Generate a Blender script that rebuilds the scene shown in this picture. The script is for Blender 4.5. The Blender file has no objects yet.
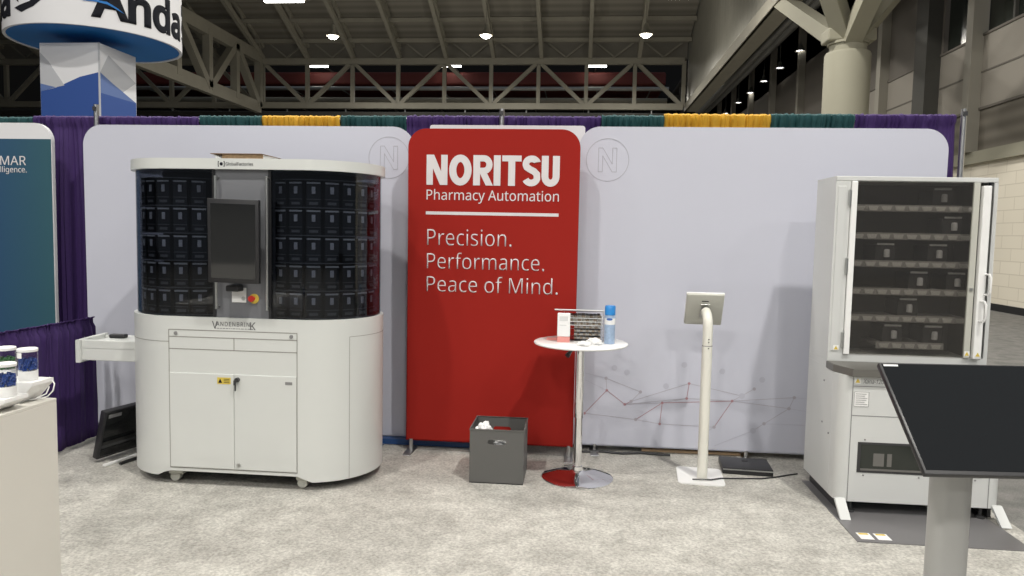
import bpy, bmesh, math, random
from mathutils import Vector, Matrix, noise
random.seed(7)
C = bpy.context.scene.collection
PI = math.pi

# ------------------------------------------------------------------ camera, world, light
cam_d = bpy.data.cameras.new('camera'); cam = bpy.data.objects.new('camera', cam_d); C.objects.link(cam)
bpy.context.scene.camera = cam
cam_d.sensor_width = 36.0; cam_d.lens = 36.0 * 730 / 1024; cam_d.clip_end = 300
YAW, PIT, ROLL = math.radians(5.2), math.radians(4.2), .02
cam.matrix_world = (Matrix.Translation((0, 0, 1.6)) @ Matrix.Rotation(YAW, 4, 'Z')
                    @ Matrix.Rotation(PI / 2 - PIT, 4, 'X') @ Matrix.Rotation(ROLL, 4, 'Z'))
sc = bpy.context.scene
sc.view_settings.view_transform = 'Standard'; sc.view_settings.look = 'None'
sc.view_settings.gamma = 1; sc.view_settings.use_curve_mapping = False
sc.view_settings.exposure = -1.05
w = bpy.data.worlds.new('hall_surroundings'); sc.world = w; w.use_nodes = True
w.node_tree.nodes['Background'].inputs[0].default_value = (.80, .88, 1.0, 1)
w.node_tree.nodes['Background'].inputs[1].default_value = .30

def lamp(loc, power, size=.5, col=(1, .965, .90)):
    d = bpy.data.lights.new('high_bay_or_fill_light', 'AREA'); d.shape = 'DISK'; d.size = size; d.energy = power; d.color = col
    o = bpy.data.objects.new('high_bay_or_fill_light', d); C.objects.link(o); o.location = loc
    return o
KEY = 1150
lamp((3.3, -.2, 11), KEY * 1.5, .45)                       # the lamp that throws the kiosk's shadow on the back wall
for gx, gy, k in ((-4.1, -.2, .9), (-11.5, -.2, .6), (10.6, -.2, .5),
                  (3.3, -9, 1.0), (-4.1, -9, 1.0), (-11.5, -9, .7), (10.6, -9, .7),
                  (3.3, -18, .9), (-4.1, -18, .9), (-11.5, -18, .8),
                  (3.3, 8.6, .7), (-4.1, 8.6, .7), (-11.5, 8.6, .7),
                  (3.3, 17.5, .8), (-4.1, 17.5, .8), (-12.0, 17.5, .7),
                  (-4.7, 26, .7), (2.8, 26, .7), (-12.1, 26, .7), (-4.7, 41.5, .35), (2.8, 41.5, .35), (-12.1, 41.5, .35), (-4.7, 52, .6), (2.8, 52, .6), (-12.1, 52, .6)):  # the two farthest rows are added fill lights, brightening the dark far hall
    lamp((gx, gy, 11), KEY * k, .45)

# ------------------------------------------------------------------ materials
def mat(name, col, rough=.5, metal=0, noise_amt=0, noise_scale=20, bump=0, bump_scale=200, emit=None, coat=0, spec=.5):
    m = bpy.data.materials.new(name); m.use_nodes = True; nt = m.node_tree; b = nt.nodes['Principled BSDF']
    b.inputs['Base Color'].default_value = (*col, 1); b.inputs['Roughness'].default_value = rough
    b.inputs['Metallic'].default_value = metal; b.inputs['Coat Weight'].default_value = coat
    b.inputs['Specular IOR Level'].default_value = spec
    tc = nt.nodes.new('ShaderNodeTexCoord')
    if noise_amt:
        n = nt.nodes.new('ShaderNodeTexNoise'); n.inputs['Scale'].default_value = noise_scale; n.inputs['Detail'].default_value = 4
        nt.links.new(tc.outputs['Object'], n.inputs['Vector'])
        mx = nt.nodes.new('ShaderNodeMixRGB'); mx.blend_type = 'MIX'
        mx.inputs[1].default_value = (*[c * (1 - noise_amt) for c in col], 1)
        mx.inputs[2].default_value = (*[min(1, c * (1 + noise_amt)) for c in col], 1)
        nt.links.new(n.outputs[0], mx.inputs[0]); nt.links.new(mx.outputs[0], b.inputs['Base Color'])
    if bump:
        n2 = nt.nodes.new('ShaderNodeTexNoise'); n2.inputs['Scale'].default_value = bump_scale
        nt.links.new(tc.outputs['Object'], n2.inputs['Vector'])
        bp = nt.nodes.new('ShaderNodeBump'); bp.inputs['Strength'].default_value = bump; bp.inputs['Distance'].default_value = .01
        nt.links.new(n2.outputs[0], bp.inputs['Height']); nt.links.new(bp.outputs[0], b.inputs['Normal'])
    if emit:
        b.inputs['Emission Color'].default_value = (*emit[0], 1); b.inputs['Emission Strength'].default_value = emit[1]
    return m

def srgb(r, g, b):
    f = lambda c: (c / 255 / 12.92) if c / 255 <= .04045 else ((c / 255 + .055) / 1.055) ** 2.4
    return (f(r), f(g), f(b))

def glass(name, tint, rough=.02, ior=1.45, haze=0, hazecol=(.3, .3, .3)):
    m = bpy.data.materials.new(name); m.use_nodes = True; nt = m.node_tree
    nt.nodes.remove(nt.nodes['Principled BSDF']); out = nt.nodes['Material Output']
    t = nt.nodes.new('ShaderNodeBsdfTransparent'); t.inputs[0].default_value = (*tint, 1)
    g = nt.nodes.new('ShaderNodeBsdfGlossy'); g.inputs['Roughness'].default_value = rough
    lw = nt.nodes.new('ShaderNodeLayerWeight'); lw.inputs['Blend'].default_value = .5
    pw = nt.nodes.new('ShaderNodeMath'); pw.operation = 'POWER'; pw.inputs[1].default_value = 5
    nt.links.new(lw.outputs['Facing'], pw.inputs[0])
    fr = nt.nodes.new('ShaderNodeMapRange'); fr.inputs[3].default_value = ((ior - 1) / (ior + 1)) ** 2; fr.inputs[4].default_value = 1
    nt.links.new(pw.outputs[0], fr.inputs[0])
    mx = nt.nodes.new('ShaderNodeMixShader')
    nt.links.new(fr.outputs[0], mx.inputs[0]); nt.links.new(g.outputs[0], mx.inputs[2])
    src = t
    if haze:
        df = nt.nodes.new('ShaderNodeBsdfDiffuse'); df.inputs[0].default_value = (*hazecol, 1)
        m2 = nt.nodes.new('ShaderNodeMixShader'); m2.inputs[0].default_value = haze
        nt.links.new(t.outputs[0], m2.inputs[1]); nt.links.new(df.outputs[0], m2.inputs[2]); src = m2
    nt.links.new(src.outputs[0], mx.inputs[1]); nt.links.new(mx.outputs[0], out.inputs[0])
    return m

def ramp_mat(name, build, rough=.8, bump=None):
    """material whose colour comes from build(nt, texcoord_node) -> colour socket"""
    m = bpy.data.materials.new(name); m.use_nodes = True; nt = m.node_tree; b = nt.nodes['Principled BSDF']
    b.inputs['Roughness'].default_value = rough
    tc = nt.nodes.new('ShaderNodeTexCoord')
    sock = build(nt, tc); nt.links.new(sock, b.inputs['Base Color'])
    if bump:
        n2 = nt.nodes.new('ShaderNodeTexNoise'); n2.inputs['Scale'].default_value = bump[1]; n2.inputs['Detail'].default_value = 3
        nt.links.new(tc.outputs['Object'], n2.inputs['Vector'])
        bp = nt.nodes.new('ShaderNodeBump'); bp.inputs['Strength'].default_value = bump[0]; bp.inputs['Distance'].default_value = .02
        nt.links.new(n2.outputs[0], bp.inputs['Height']); nt.links.new(bp.outputs[0], b.inputs['Normal'])
    return m

def carpet_build(c1, c2, s1, s2, c3=None):
    def f(nt, tc):
        n = nt.nodes.new('ShaderNodeTexNoise'); n.inputs['Scale'].default_value = s1; n.inputs['Detail'].default_value = 6; n.inputs['Roughness'].default_value = .65
        nt.links.new(tc.outputs['Object'], n.inputs['Vector'])
        r = nt.nodes.new('ShaderNodeValToRGB'); r.color_ramp.elements[0].position = .36; r.color_ramp.elements[1].position = .64
        r.color_ramp.elements[0].color = (*c1, 1); r.color_ramp.elements[1].color = (*c2, 1)
        nt.links.new(n.outputs[0], r.inputs[0])
        n3 = nt.nodes.new('ShaderNodeTexNoise'); n3.inputs['Scale'].default_value = s2; n3.inputs['Detail'].default_value = 2
        nt.links.new(tc.outputs['Object'], n3.inputs['Vector'])
        r3 = nt.nodes.new('ShaderNodeValToRGB'); r3.color_ramp.elements[0].position = .3; r3.color_ramp.elements[1].position = .7
        r3.color_ramp.elements[0].color = (.72, .72, .72, 1); r3.color_ramp.elements[1].color = (1.2, 1.2, 1.2, 1)
        nt.links.new(n3.outputs[0], r3.inputs[0])
        mx = nt.nodes.new('ShaderNodeMixRGB'); mx.blend_type = 'MULTIPLY'; mx.inputs[0].default_value = 1
        nt.links.new(r.outputs[0], mx.inputs[1]); nt.links.new(r3.outputs[0], mx.inputs[2])
        return mx.outputs[0]
    return f

M = {}
M['carpet'] = ramp_mat('pale_carpet', carpet_build((.42, .405, .37), (.575, .56, .515), 5.5, 75), .95, (.5, 260))
M['hall_floor'] = ramp_mat('grey_hall_carpet', carpet_build((.17, .17, .16), (.27, .26, .245), 5, 120), .95, (.5, 200))
M['white_fabric'] = mat('white_stretch_fabric', (.53, .54, .62), .75, bump=.05, bump_scale=6)
M['red_fabric'] = mat('red_stretch_fabric', (.30, .017, .012), .85, bump=.05, bump_scale=5, spec=.15)
M['print_white'] = mat('white_print', (.66, .63, .64), .7)
M['emboss'] = mat('pale_grey_print', (.40, .40, .45), .8)
M['net_red'] = mat('red_print', (.40, .23, .26), .8)
M['net_grey'] = mat('grey_print', (.40, .38, .43), .8)
M['net_soft'] = mat('soft_grey_print', (.465, .47, .545), .8)
M['purple'] = mat('purple_drape_cloth', (.040, .014, .105), .75, noise_amt=.15, noise_scale=40)
M['teal'] = mat('teal_drape_cloth', (.008, .060, .064), .75, noise_amt=.15, noise_scale=40)
M['gold'] = mat('gold_drape_cloth', (.58, .32, .02), .7, noise_amt=.12, noise_scale=40)
M['alu'] = mat('brushed_aluminium', (.62, .62, .62), .32, 1)
M['machine'] = mat('white_powder_coat', (.63, .645, .625), .38, coat=.15)
M['machine2'] = mat('light_grey_powder_coat', (.60, .61, .60), .42)
M['seam'] = mat('dark_seam', (.25, .24, .22), .7)
M['black'] = mat('black_plastic', (.02, .02, .022), .4)
M['blackgloss'] = mat('black_gloss_screen', (.012, .013, .014), .06, spec=.5)
M['darkmetal'] = mat('dark_machine_metal', (.05, .05, .052), .45, .3)
M['shadowbox'] = mat('dark_interior', (.035, .035, .037), .6)
M['cabin'] = mat('grey_cabinet_interior', (.14, .135, .125), .6)
M['greycol'] = mat('grey_column_paint', (.17, .175, .19), .45)
M['chrome'] = mat('chrome', (.85, .85, .86), .06, 1)
M['satin'] = mat('satin_steel', (.55, .56, .55), .35, 1)
M['glass_dark'] = glass('smoked_glass', (.55, .57, .61), .015, 1.5)
M['glass_grey'] = glass('grey_tinted_glass', (.72, .71, .69), .03, 1.4, .08, (.22, .21, .2))
M['clear'] = glass('clear_plastic', (.93, .94, .95), .04, 1.4)
M['canister'] = mat('black_canister_plastic', (.022, .024, .028), .5)
M['win'] = mat('pale_canister_window', (.70, .71, .74), .5)
M['bar'] = mat('grey_label_strip', (.66, .67, .67), .5)
M['bar2'] = mat('dim_label_strip', (.20, .205, .21), .5)
M['yellow'] = mat('yellow_label', (.66, .50, .08), .6)
M['red'] = mat('red_plastic', (.6, .03, .02), .4)
M['ink'] = mat('dark_ink', (.015, .016, .022), .8, spec=.15)
M['ink_soft'] = mat('grey_ink', (.22, .22, .22), .6)
M['white'] = mat('white_plastic', (.84, .84, .83), .4)
M['ink_mid'] = mat('charcoal_grey_ink', (.09, .09, .095), .6)
M['table_white'] = mat('white_laminate', (.86, .86, .85), .25)
M['ivory'] = mat('ivory_painted_metal', (.76, .75, .68), .35)
M['putty'] = mat('pale_grey_painted_metal', (.50, .50, .45), .45)
M['bin'] = mat('charcoal_felt', (.115, .113, .108), .85, noise_amt=.1, noise_scale=300, bump=.15)
M['bin_in'] = mat('charcoal_lining', (.07, .07, .07), .85)
M['tissue'] = mat('white_paper', (.84, .84, .84), .8)
M['pink'] = mat('pale_red_surface', (.72, .30, .27), .7)
M['bluecap'] = mat('blue_cap_plastic', (.03, .24, .62), .35)
M['canblue'] = mat('pale_blue_can_paint', (.36, .48, .66), .35, .2, noise_amt=.25, noise_scale=60)
M['canblue2'] = mat('deep_blue_print', (.05, .13, .4), .5)
M['tan'] = mat('brown_cardboard', (.50, .34, .20), .8, noise_amt=.35, noise_scale=60)
M['brown'] = mat('dark_brown_cardboard', (.16, .10, .06), .8)
M['wood'] = mat('bare_wood', (.40, .28, .17), .8, noise_amt=.2, noise_scale=30)
M['counter'] = mat('warm_white_counter', (.66, .64, .585), .5)
M['counter_top'] = mat('grey_counter_top', (.42, .40, .38), .4)
M['pillblue'] = mat('blue_pills', (.012, .05, .24), .35)
M['pillgreen'] = mat('green_pills', (.04, .14, .045), .4)
M['pedestal'] = mat('silver_painted_pedestal', (.42, .42, .41), .45, .2)
M['mat_grey'] = mat('grey_steel_plate', (.20, .195, .20), .4, .3)
M['ledge'] = mat('dark_brushed_ledge', (.16, .155, .14), .4, .3)
M['bluebag'] = mat('blue_plastic_sheet', (.015, .06, .19), .4)
M['steel_beam'] = mat('dusty_painted_steel', (.33, .31, .25), .7, noise_amt=.12, noise_scale=2)
M['roof'] = mat('grey_roof_deck', (.20, .185, .16), .8, noise_amt=.1, noise_scale=1)
M['dark_wall'] = mat('dark_far_wall', (.035, .033, .03), .9)
M['red_band'] = mat('dull_red_ductwork', (.16, .03, .022), .6)
M['soffit'] = mat('metal_cladding', (.36, .35, .30), .42, .35, noise_amt=.15, noise_scale=1.5)
M['concrete'] = mat('beige_painted_concrete', (.34, .325, .25), .75, noise_amt=.05, noise_scale=2)
M['panel_light'] = mat('beige_wall_panel', (.30, .275, .235), .75, noise_amt=.06, noise_scale=1)
M['panel_dark'] = mat('brown_wall_panel', (.15, .135, .115), .75, noise_amt=.08, noise_scale=1)
M['pil'] = mat('beige_pilaster', (.33, .31, .26), .7)
M['pil_dark'] = mat('dark_pilaster', (.06, .058, .05), .7)
M['winglass'] = mat('dark_window_glass', (.02, .024, .02), .12)
M['duct'] = mat('galvanised_duct', (.42, .42, .40), .4, .7)
M['lampglow'] = mat('lit_lamp', (1, 1, 1), .5, emit=((1, .97, .9), 14))
M['banner_white'] = mat('white_banner_cloth', (.68, .68, .70), .7)
M['ring_white'] = mat('white_sign_cloth', (.80, .80, .82), .7)
M['ring_blue'] = mat('blue_sign_cloth', (.008, .17, .52), .6)
M['tower_blue'] = mat('royal_blue_print', (.03, .085, .32), .6)
M['tower_mid'] = mat('mid_blue_print', (.12, .19, .42), .6)
M['tower_pale'] = mat('pale_grey_facet_print', (.52, .53, .56), .6)

def teal_grad(nt, tc):
    s = nt.nodes.new('ShaderNodeSeparateXYZ'); nt.links.new(tc.outputs['Generated'], s.inputs[0])
    r = nt.nodes.new('ShaderNodeValToRGB')
    r.color_ramp.elements[0].color = (.012, .06, .14, 1); r.color_ramp.elements[0].position = .74
    r.color_ramp.elements[1].color = (.020, .085, .112, 1); r.color_ramp.elements[1].position = 1
    nt.links.new(s.outputs[0], r.inputs[0]); return r.outputs[0]
M['tealprint'] = ramp_mat('teal_blue_banner_print', teal_grad, .65)

def brick_build(nt, tc):
    mp = nt.nodes.new('ShaderNodeMapping'); mp.inputs['Rotation'].default_value = (PI / 2, 0, PI / 2)
    s = nt.nodes.new('ShaderNodeSeparateXYZ'); nt.links.new(tc.outputs['Object'], s.inputs[0])
    cb = nt.nodes.new('ShaderNodeCombineXYZ'); nt.links.new(s.outputs[1], cb.inputs[0]); nt.links.new(s.outputs[2], cb.inputs[1])
    b = nt.nodes.new('ShaderNodeTexBrick'); b.inputs['Scale'].default_value = 1
    b.inputs['Color1'].default_value = (.88, .82, .69, 1); b.inputs['Color2'].default_value = (.84, .78, .65, 1)
    b.inputs['Mortar'].default_value = (.72, .66, .54, 1); b.inputs['Brick Width'].default_value = .8; b.inputs['Row Height'].default_value = .3
    b.inputs['Mortar Size'].default_value = .012
    nt.links.new(cb.outputs[0], b.inputs['Vector']); return b.outputs['Color']
M['brick'] = ramp_mat('beige_painted_block', brick_build, .8)

def stripe_build(c1, c2, axis, period):
    def f(nt, tc):
        s = nt.nodes.new('ShaderNodeSeparateXYZ'); nt.links.new(tc.outputs['Object'], s.inputs[0])
        m = nt.nodes.new('ShaderNodeMath'); m.operation = 'MULTIPLY'; m.inputs[1].default_value = 2 * PI / period
        nt.links.new(s.outputs[axis], m.inputs[0])
        sn = nt.nodes.new('ShaderNodeMath'); sn.operation = 'SINE'; nt.links.new(m.outputs[0], sn.inputs[0])
        r = nt.nodes.new('ShaderNodeMapRange'); r.inputs[1].default_value = -1; r.inputs[2].default_value = 1
        nt.links.new(sn.outputs[0], r.inputs[0])
        mx = nt.nodes.new('ShaderNodeMixRGB'); mx.inputs[1].default_value = (*c1, 1); mx.inputs[2].default_value = (*c2, 1)
        nt.links.new(r.outputs[0], mx.inputs[0]); return mx.outputs[0]
    return f
M['roof_deck'] = ramp_mat('ribbed_roof_deck', stripe_build((.22, .205, .17), (.30, .28, .235), 1, .55), .85)
M['ribbed_panel'] = ramp_mat('ribbed_wall_panel', stripe_build((.14, .125, .10), (.21, .19, .155), 2, .35), .8)

# ------------------------------------------------------------------ mesh helpers
def T(loc=(0, 0, 0), rz=0, rx=0, ry=0):
    return Matrix.Translation(loc) @ Matrix.Rotation(rz, 4, 'Z') @ Matrix.Rotation(ry, 4, 'Y') @ Matrix.Rotation(rx, 4, 'X')

def box(bm, x0, x1, y0, y1, z0, z1, bev=0, mtx=None, seg=2):
    r = bmesh.ops.create_cube(bm, size=1)
    for v in r['verts']:
        v.co = Vector(((x0 + x1) / 2 + v.co.x * (x1 - x0), (y0 + y1) / 2 + v.co.y * (y1 - y0), (z0 + z1) / 2 + v.co.z * (z1 - z0)))
    vs = r['verts']
    if bev:
        es = list({e for v in vs for e in v.link_edges})
        rr = bmesh.ops.bevel(bm, geom=es, offset=min(bev, abs(x1 - x0) * .45, abs(y1 - y0) * .45, abs(z1 - z0) * .45), segments=seg, affect='EDGES', profile=.5)
        vs = list({v for f in rr['faces'] for v in f.verts} | {v for v in vs if v.is_valid})
    if mtx is not None:
        seen = set(vs)
        for v in list(seen): v.co = mtx @ v.co
    return vs

def tube(bm, pts, r, n=10, cap=True, radii=None):
    pts = [Vector(p) for p in pts]; rings = []
    up = None
    for i, p in enumerate(pts):
        if i == 0: d = pts[1] - p
        elif i == len(pts) - 1: d = p - pts[i - 1]
        else: d = (pts[i + 1] - p).normalized() + (p - pts[i - 1]).normalized()
        d.normalize()
        if up is None:
            up = d.orthogonal().normalized()
        up = (up - d * up.dot(d)).normalized(); s = d.cross(up)
        rr = radii[i] if radii else r
        rings.append([bm.verts.new(p + (up * math.cos(2 * PI * k / n) + s * math.sin(2 * PI * k / n)) * rr) for k in range(n)])
    for a, b in zip(rings, rings[1:]):
        for k in range(n): bm.faces.new((a[k], a[(k + 1) % n], b[(k + 1) % n], b[k]))
    if cap:
        bm.faces.new(rings[0][::-1]); bm.faces.new(rings[-1])

def lathe(bm, prof, c=(0, 0, 0), n=32, mtx=None):
    rings = []
    for r, z in prof:
        if r < 1e-5: rings.append([bm.verts.new((c[0], c[1], c[2] + z))])
        else: rings.append([bm.verts.new((c[0] + r * math.cos(2 * PI * k / n), c[1] + r * math.sin(2 * PI * k / n), c[2] + z)) for k in range(n)])
    for a, b in zip(rings, rings[1:]):
        for k in range(n):
            k2 = (k + 1) % n
            if len(a) == 1 and len(b) == 1: continue
            if len(a) == 1: bm.faces.new((a[0], b[k2], b[k]))
            elif len(b) == 1: bm.faces.new((a[k], a[k2], b[0]))
            else: bm.faces.new((a[k], a[k2], b[k2], b[k]))
    if mtx is not None:
        for ring in rings:
            for v in ring: v.co = mtx @ v.co

def prism(bm, poly, z0, z1, mtx=None, bev=0):
    """poly in local XY, extruded z0..z1, then placed by mtx"""
    a = [bm.verts.new((x, y, z0)) for x, y in poly]; b = [bm.verts.new((x, y, z1)) for x, y in poly]
    n = len(poly); fs = [bm.faces.new(a[::-1]), bm.faces.new(b)]
    for k in range(n): fs.append(bm.faces.new((a[k], a[(k + 1) % n], b[(k + 1) % n], b[k])))
    vs = a + b
    if bev:
        es = list({e for f in fs[:2] for e in f.edges})
        rr = bmesh.ops.bevel(bm, geom=es, offset=bev, segments=2, affect='EDGES')
        vs = list({v for f in rr['faces'] for v in f.verts} | {v for v in vs if v.is_valid})
    if mtx is not None:
        for v in vs: v.co = mtx @ v.co

FRONT = lambda y: Matrix(((1, 0, 0, 0), (0, 0, -1, y), (0, 1, 0, 0), (0, 0, 0, 1)))   # local (x, y, z) -> (x, y0 - z, z = y)

def rrect(x0, x1, z0, z1, r, n=8, corners=(1, 1, 1, 1)):
    pts = []
    for (cx, cz, a0, on) in ((x1 - r, z0 + r, -PI / 2, corners[1]), (x1 - r, z1 - r, 0, corners[2]), (x0 + r, z1 - r, PI / 2, corners[3]), (x0 + r, z0 + r, PI, corners[0])):
        if on:
            for k in range(n + 1):
                a = a0 + PI / 2 * k / n; pts.append((cx + r * math.cos(a), cz + r * math.sin(a)))
        else:
            a = a0 + PI / 4; pts.append((cx + r * (1 if math.cos(a) > 0 else -1), cz + r * (1 if math.sin(a) > 0 else -1)))
    return pts

def origin_of(p):
    v = Vector((0, 0, 0))
    while p is not None: v += Vector(p.location); p = p.parent
    return v

def obj(name, bm, m, parent=None, smooth=False, local=False):
    """link a bmesh as one object; geometry is given in world coordinates unless local"""
    if parent is not None and not local:
        o0 = origin_of(parent)
        bmesh.ops.translate(bm, verts=bm.verts, vec=-o0)
    bmesh.ops.recalc_face_normals(bm, faces=bm.faces)
    me = bpy.data.meshes.new(name); bm.to_mesh(me); bm.free()
    me.materials.append(M[m] if isinstance(m, str) else m)
    if smooth:
        for p in me.polygons: p.use_smooth = True
        try: me.set_sharp_from_angle(angle=math.radians(38))
        except Exception: pass
    o = bpy.data.objects.new(name, me); C.objects.link(o)
    if parent is not None: o.parent = parent
    return o

def tag(o, label, cat, group=None):
    o['label'] = label; o['category'] = cat
    if group: o['group'] = group
    return o

def thing(name, label, cat, loc=(0, 0, 0), group=None, rz=0):
    o = bpy.data.objects.new(name, None); C.objects.link(o); o.location = loc; o.rotation_euler = (0, 0, rz)
    o.empty_display_size = .1
    return tag(o, label, cat, group)

def struct(name, bm, m, parent=None, smooth=False):
    o = obj(name, bm, m, parent, smooth)
    if parent is None: o['kind'] = 'structure'
    return o

def B(*boxes, bev=0):
    bm = bmesh.new()
    for b in boxes: box(bm, *b, bev=bev)
    return bm

FONT = None
def text_bm(s, width, height=None, bold=0, shear=0, spacing=1.0, depth=.0015, fit_h=None):
    """lettering in local XY, lower-left of its ink at 0,0, scaled to width (and height)"""
    cu = bpy.data.curves.new('lettering', 'FONT'); cu.body = s; cu.size = 1; cu.offset = bold; cu.shear = shear; cu.space_character = spacing
    cu.resolution_u = 4
    global FONT
    if FONT is None:
        try: FONT = bpy.data.fonts.load(bpy.utils.system_resource('DATAFILES') + '/fonts/NotoSansHebrew-Regular.woff2')
        except Exception: FONT = False
    if FONT: cu.font = FONT
    o = bpy.data.objects.new('lettering', cu); C.objects.link(o)
    bpy.context.view_layer.update()
    me = bpy.data.meshes.new_from_object(o.evaluated_get(bpy.context.evaluated_depsgraph_get()))
    bm = bmesh.new(); bm.from_mesh(me)
    bpy.data.objects.remove(o); bpy.data.meshes.remove(me); bpy.data.curves.remove(cu)
    xs = [v.co.x for v in bm.verts]; ys = [v.co.y for v in bm.verts]
    x0, x1, y0, y1 = min(xs), max(xs), min(ys), max(ys)
    sx = width / (x1 - x0); sy = height / (y1 - y0) if height else sx
    for v in bm.verts: v.co = Vector(((v.co.x - x0) * sx, (v.co.y - y0) * sy, 0))
    r = bmesh.ops.extrude_face_region(bm, geom=bm.faces[:])
    for g in r['geom']:
        if isinstance(g, bmesh.types.BMVert): g.co.z += depth
    return bm

def put(bm, mtx):
    for v in bm.verts: v.co = mtx @ v.co
    return bm

def face_front(x, y, z):    # lettering plane facing -Y at world y, lower-left at x, z
    return Matrix(((1, 0, 0, x), (0, 0, -1, y), (0, 1, 0, z), (0, 0, 0, 1)))

def dup(root, loc, label=None, group=None, rz=None):
    r = root.copy(); C.objects.link(r); r.location = loc
    if rz is not None: r.rotation_euler = (0, 0, rz)
    if label: r['label'] = label
    if group: r['group'] = group
    for ch in list(root.children):
        c = ch.copy(); C.objects.link(c); c.parent = r
        for g in ch.children:
            d = g.copy(); C.objects.link(d); d.parent = c
    return r

# ------------------------------------------------------------------ the setting
struct('floor', B((-60, 40, -25, 75, -.05, 0)), 'hall_floor')
bm = B((-3.95, 2.505, -3, 5.52, 0, .006))
t = obj('booth_carpet', bm, 'carpet'); tag(t, 'pale mottled grey carpet covering the booth floor', 'carpet')

# far wall and balcony zone behind the truss
struct('wall_back', B((-60, 40, 64, 64.4, 0, 26)), 'dark_wall')
struct('wall_left', B((-41.6, -41.2, -20, 64, 0, 26)), 'dark_wall')
# right wall of the hall, x = 10
wall = B((10, 10.4, 4, 64, 0, 3.62)); struct('wall_right', wall, 'brick')
struct('baseboard_right', B((9.97, 10.0, 4, 64, 0, .17)), 'black')
struct('trim_1', B((9.86, 10.3, 4, 64, 3.62, 3.92)), 'concrete')
struct('trim_2', B((10.02, 10.4, 4, 64, 3.92, 5.0)), 'ribbed_panel')
struct('trim_3', B((10.0, 10.4, 4, 64, 5.0, 6.85)), 'panel_light')
struct('trim_4', B((10.0, 10.4, 21.9, 64, 6.85, 12.5), (10.0, 10.4, 4, 64, 9.6, 12.5)), 'panel_dark')
bm = bmesh.new()
for z in (5.92,): box(bm, 9.985, 10.02, 4, 64, z - .02, z + .02)
for z in (5.0, 6.85): box(bm, 9.97, 10.02, 4, 64, z - .03, z + .03)
struct('trim_5', bm, 'panel_dark')
# clerestory windows
for i, (y0, y1) in enumerate(((4, 19.7), (20.3, 21.8))):
    struct('window_%d' % (i + 1), B((10.08, 10.12, y0, y1, 6.85, 9.6)), 'winglass')
bm = bmesh.new()
for k in range(8): box(bm, 10.0, 10.1, 4.5 + k * 2, 4.58 + k * 2, 6.85, 9.6)
struct('trim_6', bm, 'pil_dark')
n = 7
for y in (6, 13, 19.95, 25.7, 30.5, 35, 40, 45, 50, 55):
    struct('trim_%d' % n, B((9.72, 10.1, y - .16, y + .16, 3.92, 12.5)), 'pil'); n += 1
struct('trim_%d' % n, B((9.6, 10.1, 22.0, 22.75, 3.92, 12.5)), 'pil_dark'); n += 1
struct('trim_%d' % n, B((9.7, 9.98, 22.78, 22.95, 3.92, 12.5)), 'pil'); n += 1

# sloping roof over the hall, falling towards the far truss
YT = 46.0; ZR = 12.5; SL = .39
def rz_at(y): return ZR + SL * (YT - y)
bm = bmesh.new()
prism(bm, [(46, ZR + .9), (20, rz_at(20) + .9), (20, rz_at(20) + 1.2), (46, ZR + 1.2)], -41, 6.3,
      Matrix(((0, 0, 1, 0), (1, 0, 0, 0), (0, 1, 0, 0), (0, 0, 0, 1))))
struct('ceiling', bm, 'roof_deck')
struct('trim_31', B((-41, 6.3, 46.5, 46.6, 12.5, 14.2)), 'roof_deck')
struct('trim_32', B((-41, 6.3, 53.5, 64, 9.0, 9.4)), 'roof')
# flat high ceiling over the booth side of the hall and the side aisle
bm = B((-41, 6.3, -20, 20, 23.4, 23.7)); struct('ceiling.001', bm, 'roof')
bm = B((6.7, 10.4, 8, 64, 12.4, 12.6)); struct('ceiling.002', bm, 'dark_wall')

def beam(bm, a, b, w=.25, h=None):
    a, b = Vector(a), Vector(b); d = (b - a); L = d.length; d.normalize()
    up = Vector((0, 0, 1)) if abs(d.z) < .95 else Vector((0, 1, 0))
    s = d.cross(up).normalized(); u = s.cross(d).normalized(); h = h or w
    vs = []
    for p in (a, b):
        for i, j in ((-1, -1), (1, -1), (1, 1), (-1, 1)): vs.append(bm.verts.new(p + s * i * w / 2 + u * j * h / 2))
    for f in ((0, 1, 2, 3), (7, 6, 5, 4), (0, 4, 5, 1), (1, 5, 6, 2), (2, 6, 7, 3), (3, 7, 4, 0)): bm.faces.new([vs[k] for k in f])

# roof rafters and purlins
PANEL = 2.975
XT = [6.3 - k * PANEL for k in range(17)]
raf = thing('roof_rafters', 'sloping steel rafters and purlins under the ribbed roof deck', 'roof structure', (0, 46, 12.4))
bm = bmesh.new()
for x in XT[1:]:
    bm2 = bmesh.new(); beam(bm2, (x, 46, ZR), (x, 24, rz_at(24)), .22, .3); obj('rafter', bm2, 'steel_beam', raf)
    bm2 = bmesh.new(); beam(bm2, (x, 46, ZR + .75), (x, 24, rz_at(24) + .75), .16, .2)
    for y in range(26, 47, 2): beam(bm2, (x, y, rz_at(y)), (x, y - 1, rz_at(y - 1) + .7), .1)
    obj('rafter_truss', bm2, 'steel_beam', raf)
for y in (45.0, 43.2, 41.4, 39.5):
    bm2 = bmesh.new(); beam(bm2, (-41, y, rz_at(y) + .45), (6.3, y, rz_at(y) + .45), .16, .22); obj('purlin', bm2, 'steel_beam', raf)
# shallow lattice girder just above the main truss
bm = bmesh.new(); beam(bm, (-41, 46.2, 13.75), (6.3, 46.2, 13.75), .14, .14)
for k in range(32):
    x = 6.3 - k * PANEL / 2
    beam(bm, (x, 46.2, 12.6 if k % 2 else 13.75), (x - PANEL / 2, 46.2, 13.75 if k % 2 else 12.6), .09)
obj('lattice', bm, 'steel_beam', raf)

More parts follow.
